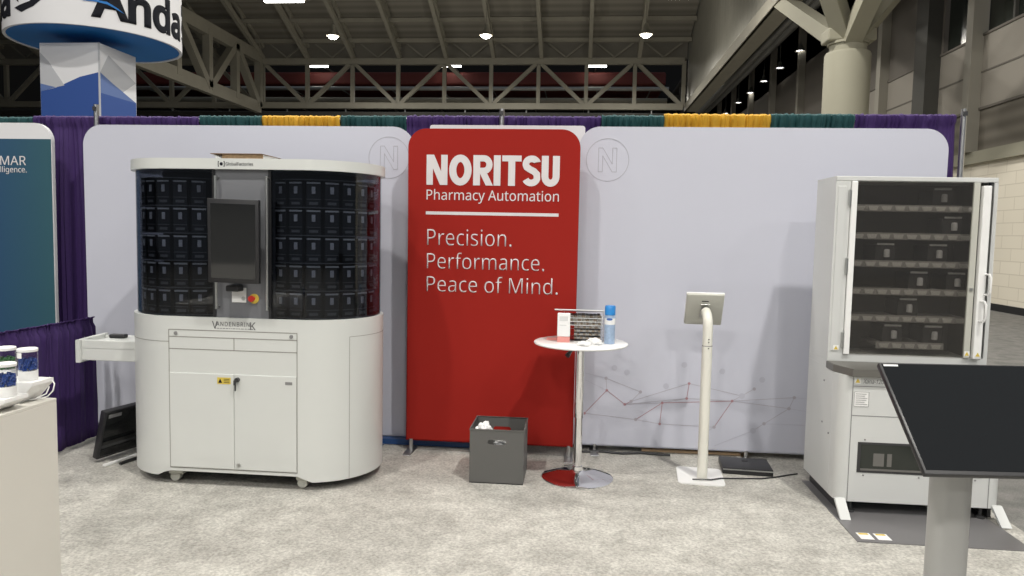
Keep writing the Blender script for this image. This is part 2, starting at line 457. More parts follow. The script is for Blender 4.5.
def truss(name, label, p0, p1, z0, z1, k, chord=.5, web=.23, posts=(), every=2):
    """a planar truss: two chords, posts at each panel point, diagonals rising in pairs"""
    p0, p1 = Vector(p0), Vector(p1)
    t = thing(name, label, 'roof truss', (p0.x, p0.y, z0))
    b = bmesh.new(); beam(b, (*p0, z1), (*p1, z1), .35, chord); obj('top_chord', b, 'steel_beam', t)
    b = bmesh.new(); beam(b, (*p0, z0), (*p1, z0), .35, chord); obj('bottom_chord', b, 'steel_beam', t)
    for i in range(k + 1):
        q = p0.lerp(p1, i / k)
        b = bmesh.new(); beam(b, (*q, z0), (*q, z1), web); obj('post', b, 'steel_beam', t)
        if i < k:
            q2 = p0.lerp(p1, (i + 1) / k)
            b = bmesh.new()
            if i % 2 == 0: beam(b, (*q, z0), (*q2, z1), web)
            else: beam(b, (*q, z1), (*q2, z0), web)
            obj('diagonal', b, 'steel_beam', t)
    return t
truss('far_truss', 'long grey steel truss spanning the far end of the hall above the drapes', (6.05, 46), (-20.5, 46), 9.55, 12.3, 9, .37)
truss('far_truss', 'steel truss at the far end, left section behind the round hanging sign', (-20.9, 46), (-41, 46), 9.55, 12.3, 7, .37)
truss('side_truss', 'steel truss running forward from the far truss behind the round hanging sign', (-20.6, 45.6), (-20.6, 20), 9.35, 12.5, 8, .7, .4)
b = B((-41, 6.3, 45.9, 46.4, 8.9, 9.15)); t = obj('header_beam', b, 'pil_dark'); tag(t, 'long flat steel beam low under the far truss', 'beam')

# balcony level behind the truss: red ducts, pipes, rails, linear lights
t = obj('red_duct', B((-41, 6.3, 58, 63.99, 13.3, 14.3), bev=.15), 'red_band'); tag(t, 'long dull red duct band seen through the far truss', 'duct')
bm = bmesh.new(); tube(bm, [(-41, 56, 12.6), (6.3, 56, 12.6)], .16)
for k in range(12): box(bm, 5 - k * 4, 5.08 - k * 4, 56, 63.99, 12.65, 12.73)
t = obj('service_pipe', bm, 'duct', smooth=True); tag(t, 'upper grey service pipe behind the far truss', 'pipe')
bm = bmesh.new(); tube(bm, [(-41, 57, 11.9), (6.3, 57, 11.9)], .22)
for k in range(12): box(bm, 4 - k * 4, 4.08 - k * 4, 57, 63.99, 11.95, 12.03)
t = obj('service_pipe', bm, 'steel_beam', smooth=True); tag(t, 'lower dull service pipe behind the far truss', 'pipe')
rail = thing('balcony_rail', 'grey balcony guard rail seen through the far truss', 'railing', (-17, 55, 9.6))
bm = bmesh.new()
for z in (10.6, 11.2): tube(bm, [(-41, 55, z), (6.3, 55, z)], .06, 6)
obj('rail', bm, 'duct', rail)
for k in range(10):
    bm = bmesh.new(); tube(bm, [(5 - k * 4.6, 55, 9.4), (5 - k * 4.6, 55, 11.2)], .06, 6); obj('post', bm, 'duct', rail)
for i, (x, lab) in enumerate(((-20.9, 'left'), (-10.3, 'middle'), (.9, 'right'))):
    t = thing('strip_light', '%s one of the three glowing strip lights in front of the red duct' % lab, 'light', (x, 57, 14.0), 'strip lights behind the far truss')
    obj('housing', B((x - .85, x + .85, 56.9, 57.2, 14.62, 14.77), (x - .05, x + .05, 57.0, 63.99, 14.77, 14.87)), 'steel_beam', t)
    obj('tube', B((x - .8, x + .8, 56.95, 57.15, 14.45, 14.62)), mat('lit_strip', (1, 1, 1), .5, emit=((1, .97, .9), 14)), t)

# high bay lamps in sight
lp = None
for x, lab in ((-12.09, 'leftmost'), (-4.66, 'middle'), (2.81, 'rightmost')):
    t = thing('high_bay_lamp', '%s of the three round glowing high bay lamps under the roof' % lab, 'lamp', (x, 35, 10.95), 'high bay lamps under the roof')
    bm = bmesh.new(); lathe(bm, [(0, .55), (.1, .5), (.14, .2), (.3, .03), (.3, 0)], (x, 35, 10.95)); obj('housing', bm, 'steel_beam', t, True)
    bm = bmesh.new(); lathe(bm, [(0, -.13), (.14, -.10), (.22, -.03), (.24, .02), (0, .02)], (x, 35, 10.93)); obj('lens', bm, 'lampglow', t)
    bm = bmesh.new(); tube(bm, [(x, 35, 11.4), (x, 35, 17.2)], .02, 5); obj('hanger', bm, 'steel_beam', t)
    pt = bpy.data.lights.new('high_bay_glow', 'POINT'); pt.energy = 420; pt.color = (1, .95, .86); pt.shadow_soft_size = .25
    po = bpy.data.objects.new('high_bay_glow', pt); C.objects.link(po); po.location = (x, 35, 10.45)
for x in (-12.05, 3.85):
    t = thing('strip_light', 'bright strip light cut by the top of the picture, %s' % ('left of the middle' if x < 0 else 'beside the clad wall'), 'light', (x, 29, 10.6), 'strip lights by the picture top')
    obj('housing', B((x - .85, x + .85, 28.9, 29.2, 10.80, 10.92), (x - .02, x + .02, 29.03, 29.07, 10.92, 19)), 'steel_beam', t)
    obj('tube', B((x - .8, x + .8, 28.95, 29.15, 10.71, 10.80)), 'lampglow', t)

# clad wall above the column line (x = 6.3) and its bottom flange
bm = bmesh.new()
n_r = 90
prev = None
for k in range(n_r + 1):
    y = 46.5 - k * 30 / n_r; x = 6.34 + (.05 if k % 2 else 0)
    a, b = bm.verts.new((x, y, 9.75)), bm.verts.new((x, y, 26))
    if prev: bm.faces.new((prev[0], a, b, prev[1]))
    prev = (a, b)
struct('wall_upper', bm, 'soffit')
struct('wall_upper_back', B((6.45, 6.6, 16.5, 46.5, 9.75, 26)), 'dark_wall')
struct('trim_30', B((6.25, 7.0, 16.5, 46.5, 9.35, 9.55), (6.5, 6.62, 16.5, 46.5, 9.55, 9.75), (6.2, 6.34, 16.5, 46.5, 9.35, 9.8)), 'steel_beam')

# round column with its four struts
col = thing('hall_column', 'thick round beige concrete column with raking steel struts on top', 'column', (6.75, 19.9, 0))
bm = bmesh.new(); lathe(bm, [(.56, 0), (.56, 6.36), (.53, 6.42), (0, 6.42)], (6.75, 19.9, 0), 40); obj('shaft', bm, 'concrete', col, True)
bm = bmesh.new(); lathe(bm, [(.45, 6.42), (.45, 6.62), (.5, 6.62), (.5, 6.68), (0, 6.68)], (6.75, 19.9, 0), 40); obj('capital', bm, 'concrete', col, True)
for (ax, ay, az) in ((6.45, 25.5, 9.5), (4.9, 18.2, 9.6), (8.9, 18.6, 9.6), (6.55, 14.5, 9.5)):
    bm = bmesh.new(); beam(bm, (6.75, 19.9, 6.6), (ax, ay, az), .42, .42); obj('strut', bm, 'concrete', col)
obj('gusset', B((6.15, 7.35, 19.6, 20.2, 6.68, 7.0), bev=.04), 'concrete', col)
# aisle ceiling services
for i, (x, z, r) in enumerate(((8.3, 10.6, .2), (8.9, 10.9, .28), (7.7, 11.4, .12))):
    bm = bmesh.new(); tube(bm, [(x, 14, z), (x, 62, z)], r, 14)
    for k in range(18): lathe(bm, [(r + .03, 0), (r + .03, .08)], (0, 0, 0), 14, Matrix.Translation((x, 15 + 2.6 * k, z)) @ Matrix.Rotation(PI / 2, 4, 'X'))
    t = obj('ceiling_duct', bm, 'duct', smooth=True)
    tag(t, ('silver pipe running down the side aisle, lowest of three', 'thickest silver duct under the side aisle ceiling', 'thin high pipe nearest the clad wall')[i], 'duct')
bm = bmesh.new()
for y in range(14, 62, 3): beam(bm, (6.7, y, 11.9), (10, y, 11.9), .2, .5)
for x in (7.2, 8.0, 9.2): beam(bm, (x, 14, 11.4), (x, 62, 11.4), .08, .15)
t = obj('aisle_joists', bm, 'pil_dark'); tag(t, 'dark joists under the side aisle ceiling', 'joists'); t['kind'] = 'stuff'
ordn = ('nearest', 'second', 'third', 'fourth', 'fifth', 'sixth')
proto = None
for i, (x, y) in enumerate(((9.75, 34.9), (9.75, 38.3), (9.75, 41.5), (9.75, 44.7), (9.75, 47.9), (9.75, 52))):
    lab = '%s in the row of small cone lamps along the side aisle wall' % ordn[i]
    if proto is None:
        t = proto = thing('cone_lamp', lab, 'lamp', (x, y, 10.15), 'cone lamps along the side aisle')
        bm = bmesh.new(); lathe(bm, [(0, .34), (.08, .33), (.1, .2), (.24, 0), (.22, 0), (.09, .17)], (0, 0, 0)); obj('shade', bm, 'duct', t, True, True)
        bm = bmesh.new(); lathe(bm, [(0, .02), (.17, .04), (0, .09)], (0, 0, 0)); obj('bulb', bm, 'lampglow', t, False, True)
        bm = bmesh.new(); tube(bm, [(0, 0, .33), (0, 0, 1.2)], .02, 5); obj('hanger', bm, 'duct', t, False, True)
    else: dup(proto, (x, y, 10.15), lab)

# ------------------------------------------------------------------ hanging round sign and tower
CX, CY, CR = -11.04, 16.0, 1.77
ring = thing('hanging_sign', 'round white hanging sign lettered Anda above a blue and white tower', 'sign', (CX, CY, 5.7))
bm = bmesh.new()
prof = [(CR, 5.7), (CR, 7.3), (CR - .06, 7.3), (CR - .06, 5.7), (CR, 5.7)]
lathe(bm, prof, (CX, CY, 0), 72); obj('band', bm, 'ring_white', ring, True)
bm = bmesh.new(); lathe(bm, [(0, 5.72), (CR - .05, 5.72), (CR - .05, 5.75), (0, 5.75)], (CX, CY, 0), 72); obj('underside', bm, 'ring_blue', ring)
def wrap(bm, a0, z0, r):
    """bend a flat lettering mesh round the ring; a0 = angle at its left edge (from -Y, turning to +X)"""
    for v in bm.verts:
        a = a0 + v.co.x / CR; rr = r + v.co.z
        v.co = Vector((CX + rr * math.sin(a), CY - rr * math.cos(a), z0 + v.co.y))
    return bm
def subdiv(bm, n=1):
    for _ in range(n):
        es = [e for e in bm.edges if e.calc_length() > .12]
        bmesh.ops.subdivide_edges(bm, edges=es, cuts=1)
    bmesh.ops.triangulate(bm, faces=bm.faces)
    return bm
for a0 in (math.radians(31.5), math.radians(-100), math.radians(170)):
    bm = subdiv(text_bm('Anda', 2.30, .78, bold=.035, depth=.01), 3); wrap(bm, a0, 5.88, CR + .002); obj('lettering', bm, 'ink', ring)
    bm = bmesh.new()                                        # swoosh through the A
    prism(bm, [(-.16, .26), (.05, .31), (.3, .30), (.5, .2), (.62, .12), (.5, .17), (.3, .25), (.05, .27)], .012, .018); subdiv(bm, 1)
    wrap(bm, a0, 5.93, CR + .002); obj('swoosh', bm, 'ring_blue', ring)
    bm = bmesh.new()                                        # brush-like emblem before the word
    prism(bm, [(0, .1), (.2, .0), (.5, .10), (.78, .3), (.8, .66), (.66, .42), (.42, .2), (.16, .14)], 0, .01)
    prism(bm, [(.02, .3), (.12, .2), (.1, .5)], 0, .01); prism(bm, [(.18, .42), (.26, .36), (.28, .7), (.2, .8)], 0, .01); prism(bm, [(.02, .62), (.12, .6), (.14, .8), (.04, .85)], 0, .01)
    subdiv(bm, 2); wrap(bm, a0 + 2.46 / CR, 5.93, CR + .002); obj('emblem', bm, 'ink', ring)
bm = bmesh.new()
for k in range(3):
    a = 2 * PI * k / 3; tube(bm, [(CX + 1.7 * math.sin(a), CY + 1.7 * math.cos(a), 7.28), (CX + .1 * math.sin(a), CY + .1 * math.cos(a), 12)], .012, 5)
obj('rigging_cable', bm, 'alu', ring)
tw = thing('sign_tower', 'square white tower with blue mountain print under the round sign', 'tower', (-10.98, 15.65, 0))
obj('body', B((-11.66, -10.3, 15, 16.3, 0, 5.5), bev=.01), 'ring_white', tw)
def facef(poly, m, d, name='print'):
    b = bmesh.new(); prism(b, poly, 0, d, FRONT(15.0)); obj(name, b, m, tw)
def facer(poly, m, d, name='print'):   # right face: local x runs along +Y
    b = bmesh.new(); prism(b, poly, 0, d, Matrix(((0, 0, 1, -10.3), (1, 0, 0, 15), (0, 1, 0, 0), (0, 0, 0, 1)))); obj(name, b, m, tw)
facef([(-11.65, .1), (-10.31, .1), (-10.31, 4.88), (-10.75, 4.78), (-11.25, 4.57), (-11.3, 4.55), (-11.65, 4.47)], 'tower_blue', .004)
facef([(-11.65, 4.47), (-11.3, 4.56), (-11.65, 4.64)], 'tower_mid', .005)
facef([(-11.65, 4.64), (-11.3, 4.56), (-11.1, 4.6), (-11.45, 5.1), (-11.65, 5.3)], 'tower_pale', .006)
facer([(.02, .1), (1.28, .1), (1.28, 4.45), (.02, 4.45)], 'tower_blue', .004)
facer([(.02, 4.45), (1.28, 4.45), (.45, 4.72), (.02, 4.88)], 'tower_mid', .004)
facer([(.02, 4.88), (.45, 4.72), (.8, 4.61), (1.28, 4.9), (.3, 5.3)], 'tower_pale', .005)
bm = bmesh.new(); box(bm, -10.32, -10.29, 14.985, 15.01, 0, 5.5); obj('corner_post', bm, 'tower_pale', tw)

# ------------------------------------------------------------------ pipe and drape
def drape(x0, x1, m, label, y=5.5, top=None, bot=.03, seed=0, along='x', amp=.03, place=None):
    top = top or 2.497 + .006 * x0 + (.01 if x0 > .5 else 0)
    bm = bmesh.new(); L = abs(x1 - x0); nx = max(12, int(L / .011)); zs = [top, top - .012, top - .045, top - .075, top - .12, top - .3, top - .8, (top + bot) / 2, bot + .25, bot]
    zs = sorted(set(z for z in zs if z >= bot), reverse=True)
    rows = []
    for zi, z in enumerate(zs):
        row = []
        f = min(1, (top - z) / .5)
        for i in range(nx + 1):
            s = x0 + (x1 - x0) * i / nx
            fine = noise.noise(Vector((s * 38, seed, z * 3))) * .018 + math.sin(s * 150 + seed + noise.noise(Vector((s * 9, seed, 0))) * 7) * .009
            wide = (math.sin(s * 34 + seed + noise.noise(Vector((s * 2.3, seed + 5, z * .35))) * 5) * amp + noise.noise(Vector((s * 14, seed + 9, z * .5))) * amp) * f
            bulge = .018 if zi in (1, 2) else 0
            zz = z + (noise.noise(Vector((s * 45, seed + 2, 1))) * .010 if zi == 0 else 0)
            d = fine * (1 - .5 * f) + wide - bulge
            row.append(bm.verts.new((s, y + d, zz) if along == 'x' else (y + d, s, zz)))
        rows.append(row)
    for a, b in zip(rows, rows[1:]):
        for i in range(nx): bm.faces.new((a[i], a[i + 1], b[i + 1], b[i]))
    # cloth thickness
    o = obj('drape', bm, m, smooth=True); tag(o, label, 'drape', 'show drapes')
    md = o.modifiers.new('thickness', 'SOLIDIFY'); md.thickness = .004
    return o
YD = 5.57
drape(-6.2, -4.381, 'teal', 'teal drape at the far left above the blue banner', YD, seed=1)
drape(-4.38, -2.991, 'purple', 'purple drape between the blue banner and the left white panel', YD, seed=2)
drape(-2.99, -2.491, 'teal', 'teal drape just left of the gold one above the glass machine', YD, seed=3)
drape(-2.49, -1.861, 'gold', 'gold drape above the glass-fronted machine', YD, seed=4)
drape(-1.86, -1.341, 'teal', 'teal drape between the left gold drape and the red banner', YD, seed=5)
drape(-1.34, .139, 'purple', 'purple drape behind the top of the red banner', YD, seed=6)
drape(.14, .599, 'teal', 'teal drape just right of the red banner', YD, seed=7)
drape(.6, 1.369, 'gold', 'gold drape above the right white panel', YD, seed=8)
drape(1.37, 1.959, 'teal', 'teal drape right of the right gold drape', YD, seed=9)
drape(1.96, 2.66, 'purple', 'purple drape at the right end behind the grey cabinet', YD, seed=10)
drape(3.2, 5.13, 'purple', 'low purple side drape at the left edge of the booth', -3.60, .925, .02, 11, 'y', .012)
for i, (x, y, z, lab) in enumerate(((-3.80, 5.52, 2.55, 'tall drape upright at the corner left of the left white panel'),
                              (-.6, 5.52, 2.53, 'tall drape upright peeking up behind the red banner'),
                              (2.69, 5.56, 2.55, 'tall drape upright at the right end of the purple drape'))):
    t = thing('drape_pole', lab, 'pole', (x, y, 0), 'drape uprights')
    bm = bmesh.new(); tube(bm, [(x, y - .035, .014), (x, y - .035, z)], .019, 14); obj('tube', bm, 'alu', t, True)
    obj('base_plate', B((x - .1, x + .1, y - .1, y + .0, .006, .014), bev=.003), 'alu', t)
    bm = bmesh.new(); box(bm, x - .012, x + .012, y - .066, y - .03, z - .05, z - .02); obj('hook', bm, 'darkmetal', t)
bm = bmesh.new(); tube(bm, [(-6.2, 5.61, 2.44), (2.66, 5.61, 2.485)], .017, 10); t = obj('drape_rail', bm, 'alu', smooth=True); tag(t, 'horizontal rail carrying the row of coloured back drapes', 'rail')
bm = bmesh.new(); tube(bm, [(-3.67, 3.2, .885), (-3.67, 5.13, .885)], .015, 10); t = obj('drape_rail', bm, 'alu', smooth=True); tag(t, 'low rail carrying the purple side drape', 'rail')
bm = bmesh.new(); tube(bm, [(-3.68, 5.13, .006), (-3.68, 5.13, .90)], .017, 10); t = obj('drape_pole', bm, 'alu', smooth=True); tag(t, 'short upright at the back end of the low side drape', 'pole')

# ------------------------------------------------------------------ fabric panels
def panel(name, label, x0, x1, z0, z1, y, m, r=.14, depth=.035, feet=(), edge=True):
    t = thing(name, label, 'display panel', ((x0 + x1) / 2, y, 0))
    bm = bmesh.new(); prism(bm, rrect(x0, x1, z0, z1, r, 10, (0, 0, 1, 1)), -depth, 0, FRONT(y), bev=.012)
    obj('fabric_cover', bm, m, t, True)
    for fx in feet:
        bm = bmesh.new(); tube(bm, [(fx, y + .017, z0 + .01), (fx, y + .017, .016)], .014, 10); obj('leg', bm, 'alu', t, True)
        obj('foot', B((fx - .03, fx + .03, y - .13, y + .12, .006, .016), bev=.004), 'alu', t)
    return t
# left and right white panels, the plain one behind and the red one
PW = panel('white_panel', 'large white fabric panel behind the glass-fronted machine', -3.82, -1.24, .045, 2.375, 5.35, 'white_fabric', .15, .04, (-3.5, -1.45))
PR = panel('white_panel', 'large white fabric panel with a printed network of lines behind the kiosk stand', -.02, 2.52, .05, 2.385, 5.35, 'white_fabric', .15, .04, (.15, 1.25, 2.35))
PB = panel('white_panel', 'plain white panel showing as a strip above the red banner', -1.13, .02, .08, 2.40, 5.42, 'banner_white', .02, .03, ())
RB = panel('red_banner', 'tall red fabric banner with white NORITSU lettering', -1.228, -.010, .085, 2.335, 5.15, 'red_fabric', .13, .035, (-1.19, -.04))

def on_panel(bm, x, y, z, name, m, parent): put(bm, face_front(x, y - .001, z)); return obj(name, bm, m, parent)

# NORITSU in heavy condensed capitals, drawn as strokes; unit: 1/87 of the cap height
def quad_path(bm, pts, w, z1):
    P = [Vector((p[0], p[1])) for p in pts]; L, R = [], []
    closed = len(P) > 3 and (P[0] - P[-1]).length < 1e-4
    for i, p in enumerate(P):
        if closed and i in (0, len(P) - 1): d = ((P[1] - P[0]).normalized() + (P[-1] - P[-2]).normalized()).normalized(); k = 1 / max(.5, d.dot((P[1] - P[0]).normalized()))
        elif i == 0: d = (P[1] - p).normalized(); k = 1
        elif i == len(P) - 1: d = (p - P[i - 1]).normalized(); k = 1
        else:
            a = (p - P[i - 1]).normalized(); b = (P[i + 1] - p).normalized(); d = (a + b).normalized(); k = 1 / max(.5, d.dot(b))
        nrm = Vector((-d.y, d.x)) * w / 2 * k; L.append(p + nrm); R.append(p - nrm)
    for i in range(len(P) - 1): prism(bm, [tuple(R[i]), tuple(R[i + 1]), tuple(L[i + 1]), tuple(L[i])], 0, z1)
def arc(cx, cy, rx, ry, a0, a1, n=12): return [(cx + rx * math.cos(math.radians(a0 + (a1 - a0) * k / n)), cy + ry * math.sin(math.radians(a0 + (a1 - a0) * k / n))) for k in range(n + 1)]
def heavy(ch):
    bm = bmesh.new(); d = .1
    if ch == 'N':
        prism(bm, [(0, 0), (19, 0), (19, 48), (40, 0), (62, 0), (62, 87), (43, 87), (43, 39), (22, 87), (0, 87)], 0, d)
    if ch == 'O': quad_path(bm, arc(33, 43.5, 22.5, 34, 90, 450, 28), 21, d)
    if ch == 'R':
        prism(bm, [(0, 0), (20, 0), (20, 87), (0, 87)], 0, d)
        quad_path(bm, [(19.9, 78)] + arc(31, 60, 16, 18, 90, -90, 12) + [(19.9, 42)], 18, d * 1.2)
        prism(bm, [(20, 34), (38, 40), (58, 0), (37, 0)], 0, d * 1.1)
    if ch == 'I': prism(bm, [(0, 0), (20, 0), (20, 87), (0, 87)], 0, d)
    if ch == 'T':
        prism(bm, [(0, 70), (18, 70), (18, 0), (38, 0), (38, 70), (56, 70), (56, 87), (0, 87)], 0, d)
    if ch == 'S':
        quad_path(bm, [(43, 68)] + arc(27, 63, 17, 15, 20, 200, 12) + [(13, 54), (22, 48), (34, 42), (42, 34)] + arc(26, 24, 17, 15, 20, -160, 12)[2:], 19, d)
    if ch == 'U':
        quad_path(bm, [(10, 87), (10, 28)] + arc(26, 28, 16, 19, 180, 360, 12)[1:] + [(42, 87)], 20, d)
    return bm
u = .2115 / 87; x = -1.094
for ch, adv in zip('NORITSU', (66, 70, 59, 24, 58, 55, 52)):
    bm = heavy(ch)
    for v in bm.verts: v.co = Vector((v.co.x * u, v.co.y * u, v.co.z * .02))
    on_panel(bm, x, 5.15, 1.940, 'letter', 'print_white', RB); x += adv * u * 1.012
on_panel(text_bm('Pharmacy Automation', .94, .098), -1.092, 5.15, 1.812, 'lettering', 'print_white', RB)
on_panel(B((0, .945, -.011, .011, 0, .001)), -1.096, 5.15, 1.741, 'rule', 'print_white', RB)
for s, z, wd, hh in (('Precision.', 1.512, .605, .117), ('Performance.', 1.345, .84, .117), ('Peace of Mind.', 1.180, .94, .117)):
    on_panel(text_bm(s, wd, hh, bold=-.009), -1.084, 5.15, z - (.0 if s != 'Performance.' else .0), 'lettering', 'print_white', RB)

# ringed N marks
def ringed_n(cx, cz, parent, clip=None):
    bm = bmesh.new()
    a0, a1 = (90, 450) if not clip else clip
    quad_path(bm, arc(0, 0, .152, .152, a0, a1, 40), .004, .0008); on_panel(bm, cx, 5.35, cz, 'ring_mark', 'emboss', parent)
    bm = bmesh.new()
    pts = [(-.065, -.085), (-.065, .085), (-.035, .085), (.035, -.03), (.035, .085), (.065, .085), (.065, -.085), (.035, -.085), (-.035, .03), (-.035, -.085), (-.065, -.085)]
    for a, b in zip(pts, pts[1:]): quad_path(bm, [a, b], .004, .0008)
    on_panel(bm, cx, 5.35, cz, 'letter_mark', 'emboss', parent)
ringed_n(.185, 2.148, PR); ringed_n(-1.42, 2.148, PW)

# printed network on the right panel
N = [(0.07, 0.291), (0.229, 0.469), (0.446, 0.26), (0.621, 0.235), (0.634, 0.392), (0.363, 0.37), (0.408, 0.394), (0.474, 0.467), (0.822, 0.543), (0.809, 0.432),
     (1.133, 0.426), (1.285, 0.521), (1.012, 0.228), (1.535, 0.387), (1.569, 0.469), (1.365, 0.269), (1.289, 0.214), (1.338, 0.59), (0.221, 0.559), (0.657, 0.517), (0.372, 0.609), (1.054, 0.641), (0.783, 0.679), (0.28, 0.639), (1.2, 0.466)]
red_e = ((0, 1), (1, 5), (5, 6), (4, 3), (8, 9), (10, 12), (4, 10), (2, 4))
grey_e = ((0, 2), (2, 3), (3, 12), (18, 7), (6, 7), (6, 8), (8, 24), (10, 11), (10, 14), (13, 14), (13, 15), (15, 16), (5, 4), (9, 10), (4, 9), (5, 9), (18, 1), (10, 13))
def net(edges, wd, m, dz=0):
    bm = bmesh.new()
    for a, b in edges: quad_path(bm, [N[a], N[b]], wd, .0006 + dz)
    on_panel(bm, 0, 5.35, 0, 'printed_lines', m, PR)
net(grey_e, .0035, 'net_grey'); net(red_e, .0042, 'net_red', .0002)
bm = bmesh.new(); quad_path(bm, [(.03, .6), N[18]], .005, .0006); quad_path(bm, [(.03, .3), N[0]], .004, .0006); quad_path(bm, [(.05, .55), N[1]], .003, .0006)
quad_path(bm, [N[14], (1.75, .46)], .003, .0006); quad_path(bm, [N[13], (1.75, .36)], .003, .0006); quad_path(bm, [N[16], (1.02, .09)], .006, .0006); quad_path(bm, [N[15], (1.75, .27)], .003, .0006)
quad_path(bm, [N[12], (.9, .15)], .006, .0006)
on_panel(bm, 0, 5.35, 0, 'printed_lines', 'net_soft', PR)
for idx, m, r in (((0, 1, 3, 4, 5, 8, 9, 10), 'net_red', .010), ((2, 6, 7, 11, 12, 13, 14, 15, 18), 'net_grey', .012), ((16, 17, 19, 20, 21, 22, 23, 24), 'net_soft', .021)):
    bm = bmesh.new()
    for k in idx: prism(bm, arc(N[k][0], N[k][1], r, r, 0, 345, 15), 0, .0011)
    on_panel(bm, 0, 5.35, 0, 'printed_dots', m, PR)

# teal company banner next door
TB = thing('blue_banner', 'blue and teal neighbouring banner with a white top, cut by the picture edge', 'display panel', (-5.2, 5.35, 0))
bm = bmesh.new(); prism(bm, rrect(-6.1, -4.078, .05, 2.385, .14, 10, (0, 0, 1, 1)), -.035, 0, FRONT(5.35), bev=.004); obj('fabric_cover', bm, 'banner_white', TB, True)
bm = bmesh.new(); prism(bm, [(-6.08, .065), (-4.083, .065), (-4.083, 2.262), (-6.08, 2.262)], 0, .002, FRONT(5.35)); obj('printed_area', bm, 'tealprint', TB)
on_panel(text_bm('MAR', .215, .070, bold=.0, depth=.001), -4.505, 5.347, 2.060, 'lettering', 'print_white', TB)
on_panel(text_bm('lligence.', .218, .060, depth=.001), -4.505, 5.347, 1.990, 'lettering', 'print_white', TB)
for fx in (-5.9, -4.3):
    bm = bmesh.new(); tube(bm, [(fx, 5.37, .06), (fx, 5.37, .002)], .014, 10); obj('leg', bm, 'alu', TB)

# clutter under the panels
bm = bmesh.new()
r_ = [(-1.62, .012), (-1.5, .05), (-1.3, .055), (-1.1, .05), (-.85, .05), (-.55, .05), (-.5, .012)]
prism(bm, r_, 0, .07, FRONT(5.345)); t = obj('plastic_sheet', bm, 'bluebag'); tag(t, 'crumpled blue plastic showing under the red banner foot', 'plastic sheet')
for i, (x0, x1, z) in enumerate(((.5, .95, .03), (.98, 1.22, .03))):
    t = obj('wooden_batten', B((x0, x1, 5.40, 5.46, .008, z), bev=.004), 'wood'); tag(t, ('bare wooden batten under the white panel behind the kiosk base', 'bare wooden batten under the white panel behind the flat black box')[i], 'batten')
bm = bmesh.new(); tube(bm, [(.05, 5.30, .016), (.2, 5.33, .016), (.35, 5.30, .016), (.5, 5.34, .016), (.7, 5.31, .016)], .009, 8); t = obj('floor_cable', bm, 'black', smooth=True); tag(t, 'black cable lying under the white panel behind the bar table', 'cable')

# ------------------------------------------------------------------ glass-fronted machine on the left
LX0, LX1, LY, LR = -2.50, -1.69, 4.63, .405
def stadium(r, n=28, x0=LX0, x1=LX1):
    return arc(x1, LY, r, r, -90, 90, n) + arc(x0, LY, r, r, 90, 270, n)
mc = thing('pill_counting_machine', 'rounded white machine with a smoked glass upper half full of canisters', 'machine', (-2.095, LY, 0))
def stad_band(bm, r, zf0, zf1, n=28, x0=LX0, x1=LX1, thick=None, arch=None):
    P = stadium(r, n, x0, x1)
    # extra points on the straight runs so the lower edge can arch
    Q = []
    for i, p in enumerate(P):
        q = P[(i + 1) % len(P)]; Q.append(p)
        if (Vector(p) - Vector(q)).length > .3:
            for k in range(1, 24): Q.append((p[0] + (q[0] - p[0]) * k / 24, p[1] + (q[1] - p[1]) * k / 24))
    lo = [bm.verts.new((x, y, zf0 if arch is None else arch(x, y))) for x, y in Q]; hi = [bm.verts.new((x, y, zf1)) for x, y in Q]
    m = len(Q)
    for k in range(m): bm.faces.new((lo[k], lo[(k + 1) % m], hi[(k + 1) % m], hi[k]))
    return Q, lo, hi
def arch(x, y):
    lo, hi = .062, .098
    def sm(t): t = max(0, min(1, t)); return t * t * (3 - 2 * t)
    if y < LY: return lo + (hi - lo) * sm((x + 2.60) / .09) * sm((-1.60 - x) / .09)
    return lo
bm = bmesh.new()
Q, lo, hi = stad_band(bm, LR, .06, 1.06, arch=arch)
Q2, lo2, hi2 = stad_band(bm, LR - .03, .06, 1.06, arch=lambda x, y: arch(x, y))
m_ = len(Q)
for k in range(m_):
    bm.faces.new((lo[k], lo2[k], lo2[(k + 1) % m_], lo[(k + 1) % m_]))
    bm.faces.new((hi[k], hi[(k + 1) % m_], hi2[(k + 1) % m_], hi2[k]))
base = obj('body', bm, 'machine', mc, True)
bm = bmesh.new(); prism(bm, stadium(LR - .035), 1.02, 1.03); prism(bm, stadium(LR - .035), .11, .12); obj('deck', bm, 'machine', mc)
YF = LY - LR
def seam(name, segs, wd=.004, y=YF):
    b = bmesh.new()
    for (xa, za, xb, zb) in segs: quad_path(b, [(xa, za), (xb, zb)], wd, .0012)
    put(b, face_front(0, y - .0003, 0)); return obj(name, b, 'seam', mc)
seam('panel_gap', [(-2.5, .98, -1.688, .98), (-2.5, .937, -1.688, .937), (-2.5, .862, -1.688, .862), (-2.085, .862, -2.085, .937), (-2.5, .118, -2.5, .98), (-1.69, .118, -1.69, .98)])
